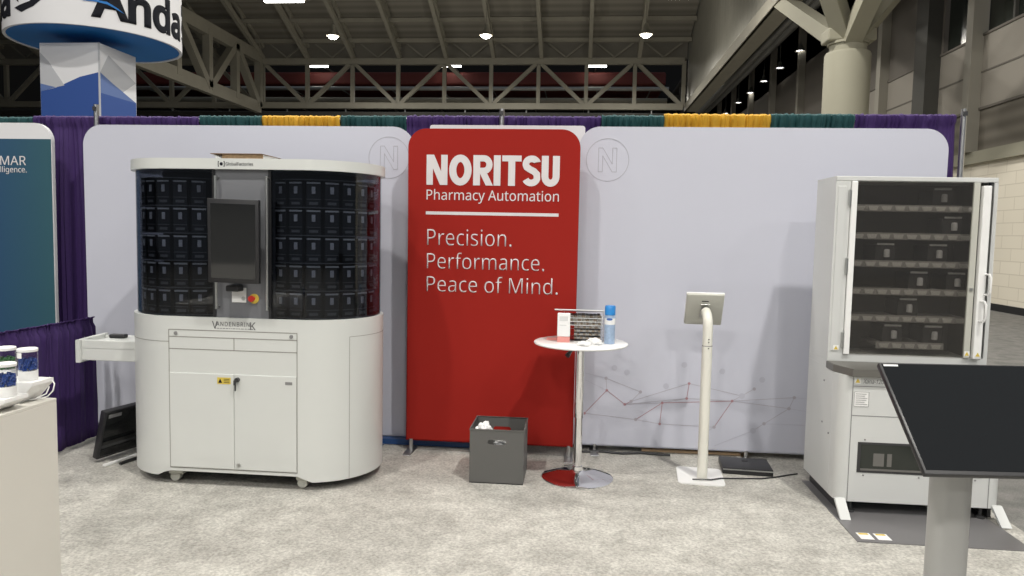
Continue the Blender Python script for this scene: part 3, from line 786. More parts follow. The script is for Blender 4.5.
for xa, xb in ((-2.497, -2.087), (-2.083, -1.693)):     # the two cupboard doors
    d = obj('door', B((xa, xb, YF - .006, YF + .012, .124, .715), bev=.003), 'machine', mc)
    if xa < -2.3:
        o = obj('warning_label', B((-2.190, -2.105, YF - .008, YF - .006, .655, .695)), 'yellow', d); o['label'] = 'yellow warning label'
        on = bmesh.new(); prism(on, [(-2.184, .662), (-2.158, .662), (-2.171, .688)], 0, .001, FRONT(YF - .008)); 
        for k in range(3): prism(on, [(-2.148, .664 + k * .01), (-2.112, .664 + k * .01), (-2.112, .667 + k * .01), (-2.148, .667 + k * .01)], 0, .001, FRONT(YF - .008))
        obj('warning_symbol', on, 'ink', d)
    else:
        bm = bmesh.new(); lathe(bm, [(.014, 0), (.014, .02), (0, .02)], (0, 0, 0), 16, Matrix.Translation((-2.06, YF - .006, .685)) @ Matrix.Rotation(PI / 2, 4, 'X')); obj('lock', bm, 'darkmetal', d)
        bm = bmesh.new(); tube(bm, [(-2.06, YF - .03, .685), (-2.064, YF - .03, .66), (-2.068, YF - .024, .62)], .005, 6); box(bm, -2.075, -2.06, YF - .034, YF - .028, .655, .685); obj('key', bm, 'darkmetal', d)
        bm = bmesh.new(); lathe(bm, [(.012, 0), (.012, .008), (0, .008)], (0, 0, 0), 16, Matrix.Translation((-2.057, YF - .006, .155)) @ Matrix.Rotation(PI / 2, 4, 'X')); obj('lower_lock', bm, 'satin', d)
        obj('badge', B((-1.762, -1.718, YF - .0075, YF - .006, .664, .682)), 'ink_soft', d)
seam('plinth_gap', [(-2.5, .120, -1.69, .120)])
for x in (-2.455, -1.725):
    bm = bmesh.new(); lathe(bm, [(.011, 0), (.011, .006), (0, .006)], (0, 0, 0), 14, Matrix.Translation((x, YF, .958)) @ Matrix.Rotation(PI / 2, 4, 'X')); obj('flap_latch', bm, 'ink_soft', mc)
# seams on the round ends
bm = bmesh.new()
def ring_strip(bm, cx, a0, a1, z, hh, r, n=20):
    P = arc(cx, LY, r, r, a0, a1, n)
    vs = [(bm.verts.new((x, y, z - hh / 2)), bm.verts.new((x, y, z + hh / 2))) for x, y in P]
    for a, b in zip(vs, vs[1:]): bm.faces.new((a[0], b[0], b[1], a[1]))
ring_strip(bm, LX0, 180, 270, .905, .003, LR + .001)
ring_strip(bm, LX1, -45, 60, .952, .003, LR + .001)
xs, ys = LX1 + (LR + .001) * math.cos(math.radians(-45)), LY + (LR + .001) * math.sin(math.radians(-45))
ring_strip(bm, LX1, -45.2, -44.8, .51, .884, LR + .0012, 2)
obj('end_panel_gap', bm, 'seam', mc)
for s_, x_, w_, h_, z_ in (('V', -2.222, .034, .045, .994), ('ANDENBRIN', -2.196, .21, .026, 1.010), ('K', -1.982, .034, .046, .992)):
    on_panel(text_bm(s_, w_, h_, depth=.0006, spacing=1.15 if len(s_) > 1 else 1), x_, YF, z_, 'lettering', 'ink_mid', mc)
bm = bmesh.new(); random.seed(3); xx = -2.205
while xx < -1.97:
    ww = random.uniform(.006, .02); prism(bm, [(xx, .993), (xx + ww, .993), (xx + ww, .998), (xx, .998)], 0, .0006, FRONT(YF)); xx += ww + .005
obj('small_lettering', bm, 'ink_soft', mc)
# castors
for x, y in ((-2.5, 4.31), (-1.67, 4.30), (-2.5, 4.88), (-1.69, 4.88)):
    c = bmesh.new(); box(c, x - .05, x + .05, y - .03, y + .05, .055, .112, bev=.01); co = obj('castor', c, 'putty', mc)
    c = bmesh.new(); lathe(c, [(0, -.02), (.031, -.02), (.033, 0), (.031, .02), (0, .02)], (0, 0, 0), 20, Matrix.Translation((x - .01, y, .040)) @ Matrix.Rotation(PI / 2, 4, 'X')); obj('wheel', c, 'putty', co, True)
bm = bmesh.new(); prism(bm, stadium(.33), .10, .115); obj('underframe', bm, 'darkmetal', mc)

# lid
bm = bmesh.new(); prism(bm, stadium(LR + .006), 1.955, 2.018, bev=.008); obj('lid', bm, 'machine', mc, True)
on_panel(text_bm('GlobalFactories', .17, .02, depth=.0006), -2.125, YF - .006, 1.976, 'lettering', 'ink', mc)
bm = bmesh.new(); prism(bm, arc(0, 0, .010, .010, 0, 345, 16), 0, .0008)
for s in (-1, 1): quad_path(bm, [(s * .014, .014), (s * .019, .014), (s * .019, -.014), (s * .014, -.014)], .004, .0008)
on_panel(bm, -2.152, YF - .006, 1.985, 'emblem', 'ink', mc)

# glass skins: left and right bays
GR = .385; GY = LY - GR
def skin(bm, P, z0, z1, th=.005):
    P = [Vector(p) for p in P]; off = []
    for i, p in enumerate(P):
        d = (P[min(i + 1, len(P) - 1)] - P[max(i - 1, 0)]).normalized(); off.append(p + Vector((-d.y, d.x)) * th)
    R4 = [[bm.verts.new((q.x, q.y, z)) for q, z in ((p, z0), (p, z1), (o, z1), (o, z0))] for p, o in zip(P, off)]
    for a, b in zip(R4, R4[1:]):
        for k in range(4): bm.faces.new((a[k], b[k], b[(k + 1) % 4], a[(k + 1) % 4]))
    bm.faces.new(R4[0]); bm.faces.new(R4[-1][::-1])
bm = bmesh.new(); skin(bm, [(-1.865, GY), (-1.8, GY)] + arc(LX1, LY, GR, GR, -90, 90, 40), 1.04, 1.955); obj('curved_glass', bm, 'glass_dark', mc, True)
bm = bmesh.new(); skin(bm, (arc(LX0, LY, GR, GR, 90, 270, 40) + [(-2.4, GY), (-2.215, GY)]), 1.04, 1.955); obj('curved_glass', bm, 'glass_dark', mc, True)
obj('back_wall', B((-2.5, -1.69, LY + GR - .01, LY + GR + .005, 1.03, 1.955)), 'shadowbox', mc)
# central grey column between the bays
cc = obj('centre_column', B((-2.212, -1.868, GY + .004, 4.95, 1.03, 1.955)), 'greycol', mc)
bm = bmesh.new()
for x in (-2.215, -1.865): box(bm, x - .008, x + .008, GY - .004, GY + .03, 1.04, 1.955)
obj('glass_edge_frame', bm, 'black', mc)
for x in (-2.19, -1.872):
    h = bmesh.new(); tube(h, [(x, GY - .03, 1.115), (x, GY - .03, 1.915)], .0085, 10)
    for z in (1.125, 1.905): tube(h, [(x, GY - .03, z), (x, GY + .004, z)], .007, 8)
    obj('door_handle', h, 'satin', mc, True)
# control plate, key switch, emergency stop
pl = obj('control_plate', B((-2.105, -2.015, GY - .004, GY + .004, 1.155, 1.245), bev=.002), 'white', cc)
bm = bmesh.new(); lathe(bm, [(.03, 0), (.03, .004), (0, .004)], (0, 0, 0), 24, Matrix.Translation((-1.965, GY, 1.18)) @ Matrix.Rotation(PI / 2, 4, 'X')); es_ = obj('emergency_stop', bm, 'yellow', cc)
bm = bmesh.new(); lathe(bm, [(.012, 0), (.012, .02), (.019, .024), (.019, .034), (.014, .04), (0, .04)], (0, 0, 0), 24, Matrix.Translation((-1.969, GY - .004, 1.182)) @ Matrix.Rotation(PI / 2, 4, 'X')); obj('stop_button', bm, 'red', es_, True)
bm = bmesh.new(); lathe(bm, [(.012, 0), (.012, .006), (0, .006)], (0, 0, 0), 16, Matrix.Translation((-2.03, GY - .004, 1.18)) @ Matrix.Rotation(PI / 2, 4, 'X')); obj('key_switch', bm, 'satin', pl)
# touch monitor on its arm
def tilt_panel(bm, w_, h_, d_, mtx, bev=.004): box(bm, -w_ / 2, w_ / 2, -d_ / 2, d_ / 2, -h_ / 2, h_ / 2, bev, mtx)
mon_m = T((-2.022, 4.11, 1.527), math.radians(2)) @ Matrix.Rotation(math.radians(3), 4, 'X') @ Matrix.Rotation(math.radians(1.2), 4, 'Y')
bm = bmesh.new(); tilt_panel(bm, .305, .49, .035, mon_m); mo = obj('touch_monitor', bm, 'black', mc, True); mo['label'] = 'black portrait touch monitor'
bm = bmesh.new(); box(bm, -.132, .132, -.0195, -.0178, -.218, .218, 0, mon_m); obj('screen', bm, 'blackgloss', mo)
obj('monitor_arm', B((-2.08, -2.0, 4.12, GY + .01, 1.50, 1.56), bev=.005), 'darkmetal', mc)
obj('barcode_scanner', B((-2.11, -2.03, 4.17, GY + .002, 1.225, 1.262), bev=.008), 'black', mc)
# carousels with shelves
for cx, n_c in ((LX0, 0), (LX1, 1)):
    bm = bmesh.new()
    lathe(bm, [(.23, 1.04), (.23, 1.95)], (cx, LY, 0), 40)
    for k in range(6): lathe(bm, [(.23, 1.062 + k * .168), (.352, 1.062 + k * .168), (.352, 1.067 + k * .168), (.23, 1.067 + k * .168)], (cx, LY, 0), 48)
    cr_ = obj('carousel', bm, 'shadowbox', mc, True)
    bm = bmesh.new()
    for k in range(6): lathe(bm, [(.3525, 1.061 + k * .168), (.3545, 1.061 + k * .168), (.3545, 1.0665 + k * .168), (.3525, 1.0665 + k * .168)], (cx, LY, 0), 48)
    obj('shelf_rim', bm, 'bar2', cr_, True)
# canisters: one thing each, with window, label bar and foot label
cb0 = None
rows_n = ('bottom', 'second', 'third', 'fourth', 'top')
def canister(x, y, z, rz, label):
    global cb0
    if cb0 is None:
        t = cb0 = thing('medicine_canister', label, 'canister', (x, y, z), 'medicine canisters behind the smoked glass', rz)
        bm = bmesh.new(); prism(bm, [(-.041, -.003), (.041, -.003), (.028, .06), (-.028, .06)], 0, .150); obj('body', bm, 'canister', t, False, True)
        bm = bmesh.new(); box(bm, -.040, .040, -.009, -.003, .139, .149); obj('label_strip', bm, 'bar', t, False, True)
        bm = bmesh.new(); box(bm, -.0105, .0105, -.0075, -.0035, .080, .122); obj('window', bm, 'win', t, False, True)
        bm = bmesh.new(); box(bm, -.026, .026, -.0075, -.0035, .014, .030); box(bm, -.041, .041, -.0075, -.0035, .045, .0485); obj('number_label', bm, 'bar2', t, False, True)
    else: dup(cb0, (x, y, z), label, None, rz)
for bay, cx, angs in (('left', LX0, (-63, -45, -27.4, -9.6, 8.2, 26)), ('right', LX1, (-22.6, -4.8, 13, 30.8, 48.6, 66.4, 84.2))):
    for j in range(5):
        for i, a in enumerate(angs):
            a = math.radians(a); rr = .345
            canister(cx + rr * math.sin(a), LY - rr * math.cos(a), 1.067 + j * .168 + .001, a,
                     'small black canister behind the %s glass, %s row, %s from the left' % (bay, rows_n[j], ('first', 'second', 'third', 'fourth', 'fifth', 'sixth', 'seventh')[i]))
# side tray
st = obj('output_tray', B((-3.27, -2.86, 4.50, 4.76, .715, .80), (-3.27, -2.86, 4.50, 4.52, .79, .85), (-3.27, -2.86, 4.74, 4.76, .79, .85), bev=.004), 'machine', mc)
obj('tray_lid', B((-3.18, -2.87, 4.515, 4.745, .835, .847), bev=.003), 'machine', st)
bm = bmesh.new(); prism(bm, [(4.48, .70), (4.78, .70), (4.78, .86), (4.48, .85)], -3.30, -3.265, Matrix(((0, 0, 1, 0), (1, 0, 0, 0), (0, 1, 0, 0), (0, 0, 0, 1))), bev=.004); obj('tray_end', bm, 'machine', st)
obj('tray_grip', B((-3.16, -3.05, 4.62, 4.67, .847, .874), bev=.008), 'black', st)
# tray of something lying on the lid
bt = thing('cardboard_tray', 'flat open cardboard tray with white rims on top of the glass-fronted machine', 'tray', (-2.17, 4.5, 2.018))
bm = bmesh.new(); box(bm, -2.25, -1.98, 4.42, 4.66, 2.019, 2.062, .003); obj('contents', bm, 'tan', bt)
bm = bmesh.new(); prism(bm, [(-2.31, 2.066), (-1.98, 2.066), (-1.89, 2.045), (-1.89, 2.041), (-1.98, 2.062), (-2.31, 2.062)], -.28, 0, FRONT(4.39)); obj('rim', bm, 'brown', bt)
bm = bmesh.new(); prism(bm, [(-2.30, 2.06), (-2.255, 2.045), (-2.255, 2.019), (-2.27, 2.019)], -.25, 0, FRONT(4.41)); prism(bm, [(-1.978, 2.06), (-1.90, 2.043), (-1.96, 2.019), (-1.978, 2.019)], -.25, 0, FRONT(4.41)); obj('flap', bm, 'tissue', bt)

# ------------------------------------------------------------------ television leaning on the floor
tv = thing('television', 'black television tilted on the floor between the purple side drape and the machine', 'television', (-3.2, 4.8, 0))
a = math.radians(75)
tm = T((-3.195, 4.54, .03), a) @ Matrix.Rotation(math.radians(15), 4, 'X')
bm = bmesh.new(); box(bm, 0, .62, 0, .045, 0, .345, .006, tm); scn = obj('casing', bm, 'black', tv, True)
bm = bmesh.new(); box(bm, .018, .602, -.002, .001, .02, .33, 0, tm); obj('screen', bm, 'blackgloss', scn)
bm = bmesh.new(); box(bm, .03, .13, -.004, -.0015, .295, .32, 0, tm); obj('sticker', bm, 'ink_soft', scn)
for k, (dx, L_, zz) in enumerate(((.10, .55, .022), (.18, .40, .0215))):
    bm = bmesh.new(); box(bm, 0, L_, -.012, .012, 0, .016, .003)
    put(bm, Matrix.Translation((-3.205 + dx, 4.48 + .05 * k, zz - .014)) @ Matrix.Rotation(a, 4, 'Z')); obj('stand_foot', bm, 'white' if k == 0 else 'black', tv)

# ------------------------------------------------------------------ felt bin
bn = thing('storage_bin', 'square charcoal felt bin with cut-out handles in front of the red banner', 'bin', (-.49, 4.74, .006))
bx0, bx1, by0, by1, bh, g = -.665, -.318, 4.54, 4.88, .355, .006
def slotted_wall(bm, hw, z0, z1, hz, sw, sh, t0, t1, mtx):
    """upright wall with a rounded handle slot, as an upper and a lower half"""
    R = arc(sw / 2 - sh / 2, hz, sh / 2, sh / 2, 0, 90, 6); Lq = arc(-sw / 2 + sh / 2, hz, sh / 2, sh / 2, 90, 180, 6)
    prism(bm, [(hw, hz), (hw, z1), (-hw, z1), (-hw, hz)] + Lq[::-1] + R[::-1], t0, t1, mtx)
    R = arc(sw / 2 - sh / 2, hz, sh / 2, sh / 2, -90, 0, 6); Lq = arc(-sw / 2 + sh / 2, hz, sh / 2, sh / 2, 180, 270, 6)
    prism(bm, [(-hw, hz), (-hw, z0), (hw, z0), (hw, hz)] + R[::-1] + Lq[::-1], t0, t1, mtx)
for y_, nm in ((by0, 'front_wall'), (by1 - g, 'rear_wall')):
    bm = bmesh.new(); slotted_wall(bm, .1735, .006, bh, .275, .12, .032, 0, g, Matrix(((1, 0, 0, (bx0 + bx1) / 2), (0, 0, 1, y_), (0, 1, 0, 0), (0, 0, 0, 1))))
    obj(nm, bm, 'bin', bn)
for x_ in (bx0, bx1 - g):
    obj('side_wall', B((x_, x_ + g, by0 + g, by1 - g, .006, bh)), 'bin', bn)
obj('bottom', B((bx0, bx1, by0, by1, .006, .012)), 'bin_in', bn)
bm = bmesh.new()
for q in ((bx0 - .003, bx1 + .003, by0 - .003, by0 + g), (bx0 - .003, bx1 + .003, by1 - g, by1 + .003), (bx0 - .003, bx0 + g, by0, by1), (bx1 - g, bx1 + .003, by0, by1)): box(bm, *q, bh - .004, bh + .003)
obj('rim', bm, 'bin', bn)
def crumple(label, c, r, m='tissue', sq=(1, 1, .6), seed=0, name='crumpled_paper', cat='paper'):
    bm = bmesh.new(); bmesh.ops.create_icosphere(bm, subdivisions=4, radius=1)
    for v in bm.verts:
        d = v.co.normalized(); k = 1 + .35 * noise.noise(d * 2.2 + Vector((seed, 0, 0))) - .3 * abs(noise.noise(d * 4.5 + Vector((0, seed, 0))))
        v.co = Vector((d.x * sq[0], d.y * sq[1], d.z * sq[2])) * r * k + Vector(c)
    o = obj(name, bm, m); tag(o, label, cat); return o
crumple('crumpled white paper poking up at the left corner of the felt bin', (-.585, 4.65, .315), .07, seed=1, sq=(.8, .8, .9))
crumple('white plastic bag seen through the handle hole of the felt bin', (-.465, 4.61, .262), .05, seed=4, sq=(1.1, .6, .7), name='plastic_bag', cat='bag')

# ------------------------------------------------------------------ bar table and what stands on it
TX, TY = .026, 4.745
tb = thing('bar_table', 'round white bar table on a chrome pole and disc base', 'table', (TX, TY, .006))
bm = bmesh.new(); lathe(bm, [(0, .895), (.298, .895), (.304, .898), (.306, .903), (.304, .908), (.298, .911), (0, .911)], (TX, TY, 0), 64); obj('tabletop', bm, 'table_white', tb, True)
bm = bmesh.new(); lathe(bm, [(0, .006), (.232, .006), (.235, .012), (.228, .017), (.15, .030), (.08, .042), (.045, .052), (.036, .060), (.033, .085), (0, .085)], (TX, TY, 0), 64); obj('disc_base', bm, 'chrome', tb, True)
bm = bmesh.new(); lathe(bm, [(0, .08), (.026, .08), (.026, .42), (0, .42)], (TX, TY, 0), 32); obj('lower_pole', bm, 'chrome', tb, True)
bm = bmesh.new(); lathe(bm, [(0, .41), (.031, .41), (.031, .865), (.06, .883), (.06, .890), (0, .890)], (TX, TY, 0), 32); obj('pole_sleeve', bm, 'chrome', tb, True)
bm = bmesh.new(); tube(bm, [(TX - .02, TY - .02, .875), (TX - .05, TY - .06, .87), (TX - .07, TY - .08, .85)], .006, 8); tube(bm, [(TX - .06, TY - .07, .862), (TX - .085, TY - .10, .83)], .013, 10, radii=[.010, .017]); obj('height_lever', bm, 'black', tb, True)
TZ = .912
cn = thing('spray_can', 'pale blue aerosol spray can with a bright blue cap on the bar table', 'spray can', (.208, 4.70, TZ))
bm = bmesh.new(); lathe(bm, [(0, 0), (.032, 0), (.034, .004), (.034, .178), (.031, .186), (0, .186)], (.208, 4.70, TZ), 32); obj('can_body', bm, 'canblue', cn, True)
bm = bmesh.new(); lathe(bm, [(0, .186), (.034, .186), (.034, .240), (.030, .246), (0, .246)], (.208, 4.70, TZ), 32); obj('cap', bm, 'bluecap', cn, True)
bm = bmesh.new()
for k in range(24):
    a0 = 2 * PI * k / 24
lathe(bm, [(.0343, .125), (.0346, .13), (.0346, .16), (.0343, .165)], (.208, 4.70, TZ), 32); obj('label_band', bm, 'tissue', cn, True)
bm = bmesh.new(); pts = arc(0, 0, .019, .0075, 0, 345, 18); prism(bm, pts, 0, .0015)
for v in bm.verts:
    aa = v.co.x / .034 - .12; rr = .0350 + v.co.z; v.co = Vector((.208 + rr * math.sin(aa), 4.70 - rr * math.cos(aa), TZ + .160 + v.co.y))
obj('oval_logo', bm, 'canblue2', cn)
# blister rack: clear box of stacked strips with a white top plate
br = thing('pill_pack_rack', 'clear rack of stacked pill packs with a white top plate on the bar table', 'rack', (.06, 4.86, TZ))
bm = bmesh.new(); prism(bm, [(4.74, 1.122), (4.97, 1.092), (4.97, 1.086), (4.74, 1.116)], -.150, .175, Matrix(((0, 0, 1, 0), (1, 0, 0, 0), (0, 1, 0, 0), (0, 0, 0, 1)))); obj('top_plate', bm, 'tissue', br)
obj('base_plate', B((-.09, .175, 4.76, 4.96, TZ, TZ + .006)), 'clear', br)
for x in (-.09, .17):
    obj('side_plate', B((x, x + .004, 4.76, 4.96, TZ + .006, 1.086)), 'clear', br)
random.seed(11)
packs = (mat('brown_pill_pack', (.26, .21, .16), .6, noise_amt=.7, noise_scale=110), mat('silver_pill_pack', (.34, .33, .30), .5, noise_amt=.6, noise_scale=120))
for j in range(7):
    z = TZ + .008 + j * .0235
    bm = bmesh.new(); box(bm, -.082, .166, 4.765, 4.955, z, z + .003); obj('shelf_sheet', bm, 'tissue' if j > 3 else 'clear', br)
    for i in range(9):
        x = (-.02 if j < 5 else -.078) + i * (.0195 if j < 5 else .026)
        bm = bmesh.new(); box(bm, x, x + (.017 if j < 5 else .023), 4.772, 4.93, z + .005, z + .0195 + random.uniform(-.003, 0), .002); obj('pill_pack', bm, packs[(i + j) % 2], br)
# small carton on the left of the rack
ct = thing('paper_carton', 'slim white carton with a pale red foot left of the pill pack rack', 'carton', (-.087, 4.71, TZ))
obj('carton_body', B((-.128, -.046, 4.69, 4.735, TZ + .036, 1.098), bev=.004), 'tissue', ct)
obj('carton_foot', B((-.1275, -.0465, 4.6905, 4.7345, TZ, TZ + .036)), 'pink', ct)
obj('print', B((-.115, -.06, 4.6885, 4.69, 1.05, 1.08), (-.115, -.07, 4.6885, 4.69, 1.02, 1.025)), 'bar', ct)
t = obj('red_patch', B((-.20, -.10, 4.76, 4.88, TZ, TZ + .002)), 'pink'); tag(t, 'flat pale red patch at the left of the bar table', 'paper')  # thin flat pale red patch on the tabletop
crumple('crumpled white tissue at the front of the bar table', (.045, 4.56, TZ + .014), .036, seed=9, sq=(1.2, .8, .45), name='tissue', cat='tissue')
crumple('second crumpled tissue, right beside the spray can', (.11, 4.62, TZ + .02), .042, seed=15, sq=(1.2, .7, .6), name='tissue', cat='tissue')

# ------------------------------------------------------------------ kiosk stand
ks = thing('tablet_kiosk', 'ivory tablet kiosk stand on a square floor plate, seen from behind', 'kiosk stand', (.85, 4.93, .006))
bm = bmesh.new(); prism(bm, rrect(-.15, .15, -.175, .175, .03, 6), .006, .014, T((.845, 4.885, 0), math.radians(-5)), bev=.002); obj('floor_plate', bm, 'white', ks)
bm = bmesh.new(); tube(bm, [(.85, 4.835, .014), (.85, 4.835, .90)], .0335, 24); obj('lower_pole', bm, 'ivory', ks, True)
bm = bmesh.new(); tube(bm, [(.85, 4.835, .90), (.85, 4.835, 1.02), (.849, 4.845, 1.06), (.848, 4.87, 1.095), (.846, 4.915, 1.115)], .032, 24); obj('bent_neck', bm, 'ivory', ks, True)
bm = bmesh.new(); tube(bm, [(.85, 4.835, .897), (.85, 4.835, .901)], .034, 24); obj('joint', bm, 'ink_soft', ks)
bm = bmesh.new()
for z in (.885, .925, .945): lathe(bm, [(.004, 0), (.004, .003), (0, .003)], (0, 0, 0), 10, Matrix.Translation((.853, 4.835 - .033, z)) @ Matrix.Rotation(PI / 2, 4, 'X'))
obj('screw', bm, 'darkmetal', ks)
km = T((.842, 4.96, 1.127), math.radians(-2)) @ Matrix.Rotation(math.radians(29), 4, 'X')
bm = bmesh.new(); box(bm, -.122, .122, -.012, .012, -.122, .122, .008, km); hd = obj('tablet_housing', bm, 'putty', ks, True)
bm = bmesh.new(); box(bm, -.124, .124, .006, .018, -.124, .124, .004, km); obj('front_bezel', bm, 'white', hd, True)
bm = bmesh.new(); box(bm, -.105, .105, .018, .019, -.085, .085, 0, km); obj('screen', bm, 'blackgloss', hd)
bm = bmesh.new(); box(bm, -.028, .028, -.02, -.011, -.06, .05, .003, km); obj('mounting_bracket', bm, 'satin', hd)
bm = bmesh.new(); box(bm, -.022, .022, -.0135, -.0115, .068, .074, 0, km); obj('lock_slot', bm, 'ink', hd)
bm = bmesh.new(); tube(bm, [(.78, 4.785, .02), (.85, 4.78, .024), (.90, 4.79, .02), (.97, 4.83, .020), (1.03, 4.86, .012), (1.12, 4.875, .012), (1.25, 4.89, .012), (1.36, 4.94, .012), (1.46, 5.00, .012), (1.52, 5.03, .012)], .005, 6)
t = obj('power_cable', bm, 'black', smooth=True); tag(t, 'thin dark cable from the kiosk foot to the grey cabinet', 'cable')
bm = bmesh.new(); box(bm, 1.02, 1.35, 4.96, 5.22, .007, .052, .006); put(bm, Matrix.Translation((1.17, 5.1, 0)) @ Matrix.Rotation(math.radians(-4), 4, 'Z') @ Matrix.Translation((-1.17, -5.1, 0)))
fb = thing('flat_black_case', 'flat black case lying on the carpet right of the kiosk plate', 'case', (1.17, 5.14, .006))
obj('case_body', bm, 'black', fb, True)
bm = bmesh.new(); box(bm, 1.022, 1.348, 4.957, 4.962, .036, .044); put(bm, Matrix.Translation((1.17, 5.1, 0)) @ Matrix.Rotation(math.radians(-4), 4, 'Z') @ Matrix.Translation((-1.17, -5.1, 0))); obj('front_trim', bm, 'satin', fb)
obj('clasp', B((1.17, 1.21, 5.13, 5.15, .052, .056)), 'darkmetal', fb)

# ------------------------------------------------------------------ grey cabinet machine on the right
X0, X1 = 1.53, 2.455; YB = 4.94; YU = 4.60; YL = 4.335; ZT = 1.99
cb = thing('dispensing_cabinet', 'tall pale grey dispensing cabinet with a dark glass door at the right', 'cabinet machine', (1.99, 4.65, 0))
# upper carcass
up = obj('upper_carcass', B((X0, X0 + .02, YU, YB, .87, ZT), (X1 - .02, X1, YU, YB, .87, ZT), (X0 + .02, X1 - .02, YU, YB, ZT - .03, ZT), (X0 + .02, X1 - .02, YU, YB, .87, .905), (X0 + .02, X1 - .02, YB - .015, YB, .905, ZT - .03)), 'machine2', cb)
obj('interior_lining', B((X0 + .115, X1 - .07, YB - .03, YB - .016, .905, ZT - .03), (X0 + .11, X0 + .116, YU + .02, YB - .02, .905, ZT - .03), (X1 - .075, X1 - .069, YU + .02, YB - .02, .905, ZT - .03)), 'cabin', cb)
obj('left_stile', B((X0, X0 + .086, YU - .012, YU, .912, ZT - .0285)), 'machine2', cb)
obj('stile_cover', B((X0 + .012, X0 + .060, YU - .017, YU - .010, .93, ZT - .06), bev=.003), 'machine2', cb)
obj('top_rail', B((X0, X1, YU - .012, YU, ZT - .028, ZT), bev=.004), 'machine2', cb)
obj('bottom_rail', B((X0, X1, YU - .012, YU, .87, .912)), 'machine2', cb)
obj('right_stile', B((X1 - .022, X1, YU - .012, YU, .912, ZT - .0285)), 'machine2', cb)
dr = obj('glass_door', B((X0 + .120, X0 + .835 - .03, YU - .018, YU - .013, .918, ZT - .034)), 'glass_grey', cb)
obj('door_stile', B((X0 + .088, X0 + .122, YU - .028, YU - .008, .912, ZT - .03), bev=.004), 'white', dr)
obj('door_stile', B((X0 + .783, X0 + .818, YU - .028, YU - .008, .912, ZT - .03), bev=.003), 'putty', dr)
for z in (1.86, 1.45, 1.00):
    obj('hinge', B((X0 + .074, X0 + .086, YU - .03, YU - .014, z - .05, z + .05), bev=.003), 'satin', dr)
d2 = obj('narrow_door', B((X0 + .826, X0 + .872, YU - .05, YU - .012, .912, ZT - .05), bev=.005), 'white', cb)
for za, zb in ((1.30, 1.42), (1.14, 1.26)):
    h = bmesh.new(); xh = X0 + .866 if za > 1.2 else X0 + .848
    tube(h, [(xh, YU - .05, zb), (xh + .003, YU - .085, zb), (xh + .008, YU - .095, zb - .02), (xh + .008, YU - .095, za + .02), (xh + .003, YU - .085, za), (xh, YU - .05, za)], .007, 8); obj('handle', h, 'white', d2, True)
obj('side_gap', B((X0 + .875, X0 + .885, YU - .013, YU + .0, .905, ZT - .03)), 'ink', cb)
def tri_label(x, y, z, parent, s=.016):
    bm = bmesh.new(); box(bm, x - s, x + s, y - .001, y, z - s, z + s); l = obj('warning_label', bm, 'white', parent)
    bm = bmesh.new(); prism(bm, [(x - s * .8, z - s * .7), (x + s * .8, z - s * .7), (x, z + s * .8)], 0, .001, FRONT(y - .001)); obj('warning_symbol', bm, 'yellow', l)
tri_label(X0 + .045, YU - .0175, .95, cb); tri_label(X0 + .80, YU - .0285, .94, dr); tri_label(X0 + .85, YU - .0505, .94, d2)
obj('latch_bolt', B((X0 + .79, X0 + .81, YU - .034, YU - .028, 1.32, 1.335)), 'satin', dr)
# shelves with holder strips
SZ = (1.813, 1.642, 1.473, 1.303, 1.137, .972)
for j, z in enumerate(SZ):
    xa, xb = (X0 + .125, X1 - .08) if j < 5 else (1.84, 2.24)
    s = obj('shelf', B((xa, xb, YU + .07, YB - .03, z - .012, z + .008), (xa, xb, YU + .066, YU + .072, z - .028, z + .014)), mat('shelf_grey', (.42, .41, .40), .5) if j == 0 else bpy.data.materials['shelf_grey'], cb)
    n_h = 9 if j < 5 else 5
    for i in range(n_h):
        x = xa + .008 + (xb - xa - .016) * (i + .5) / n_h; hw = (xb - xa) / n_h * .38
        bm = bmesh.new(); prism(bm, [(x - hw, z + .004), (x - hw * .7, z - .022), (x + hw * .7, z - .022), (x + hw, z + .004)], 0, .006, FRONT(YU + .066)); obj('label_holder', bm, bpy.data.materials.get('holder_grey') or mat('holder_grey', (.75, .74, .72), .5), s)
cas0 = None
def cassette(x, z, lab):
    global cas0
    if cas0 is None:
        t = cas0 = thing('pill_cassette', lab, 'cassette', (x, YU + .1, z), 'pill cassettes in the grey cabinet')
        bm = bmesh.new(); box(bm, -.06, .06, -.01, .18, 0, .10, .005); obj('body', bm, 'shadowbox', t, False, True)
        bm = bmesh.new(); box(bm, -.05, .05, -.013, -.008, .098, .110); obj('label_strip', bm, 'bar', t, False, True)
        bm = bmesh.new(); lathe(bm, [(0, 0), (.017, 0), (.017, .04), (.014, .048), (0, .05)], (.005, -.02, .025), 14); obj('vial', bm, 'win', t, True, True)
    else: dup(cas0, (x, YU + .1, z), lab)
for x, j, lab in ((2.192, 0, 'dark pill cassette on the top shelf of the grey cabinet'),
                  (2.26, 1, 'dark pill cassette on the second shelf of the grey cabinet'),
                  (1.875, 2, 'dark pill cassette on the third shelf, left of the other there'),
                  (2.183, 2, 'dark pill cassette on the third shelf, right of the other there'),
                  (2.08, 3, 'dark pill cassette on the fourth shelf, left of the other there'),
                  (2.30, 3, 'dark pill cassette on the fourth shelf at the right end'),
                  (2.027, 4, 'dark pill cassette alone on the fifth shelf of the grey cabinet'),
                  (1.945, 5, 'dark pill cassette on the short bottom shelf, left one'),
                  (2.185, 5, 'dark pill cassette on the short bottom shelf, right one')):
    cassette(x, SZ[j] + .009, lab)
# ledge
bm = bmesh.new(); prism(bm, [(X0 - .006, YU - .0125), (X0 - .006, 4.46), (X0 + .05, 4.30), (X1 - .05, 4.30), (X1 + .006, 4.46), (X1 + .006, YU - .0125)], .824, .868, bev=.003); obj('work_ledge', bm, 'ledge', cb)
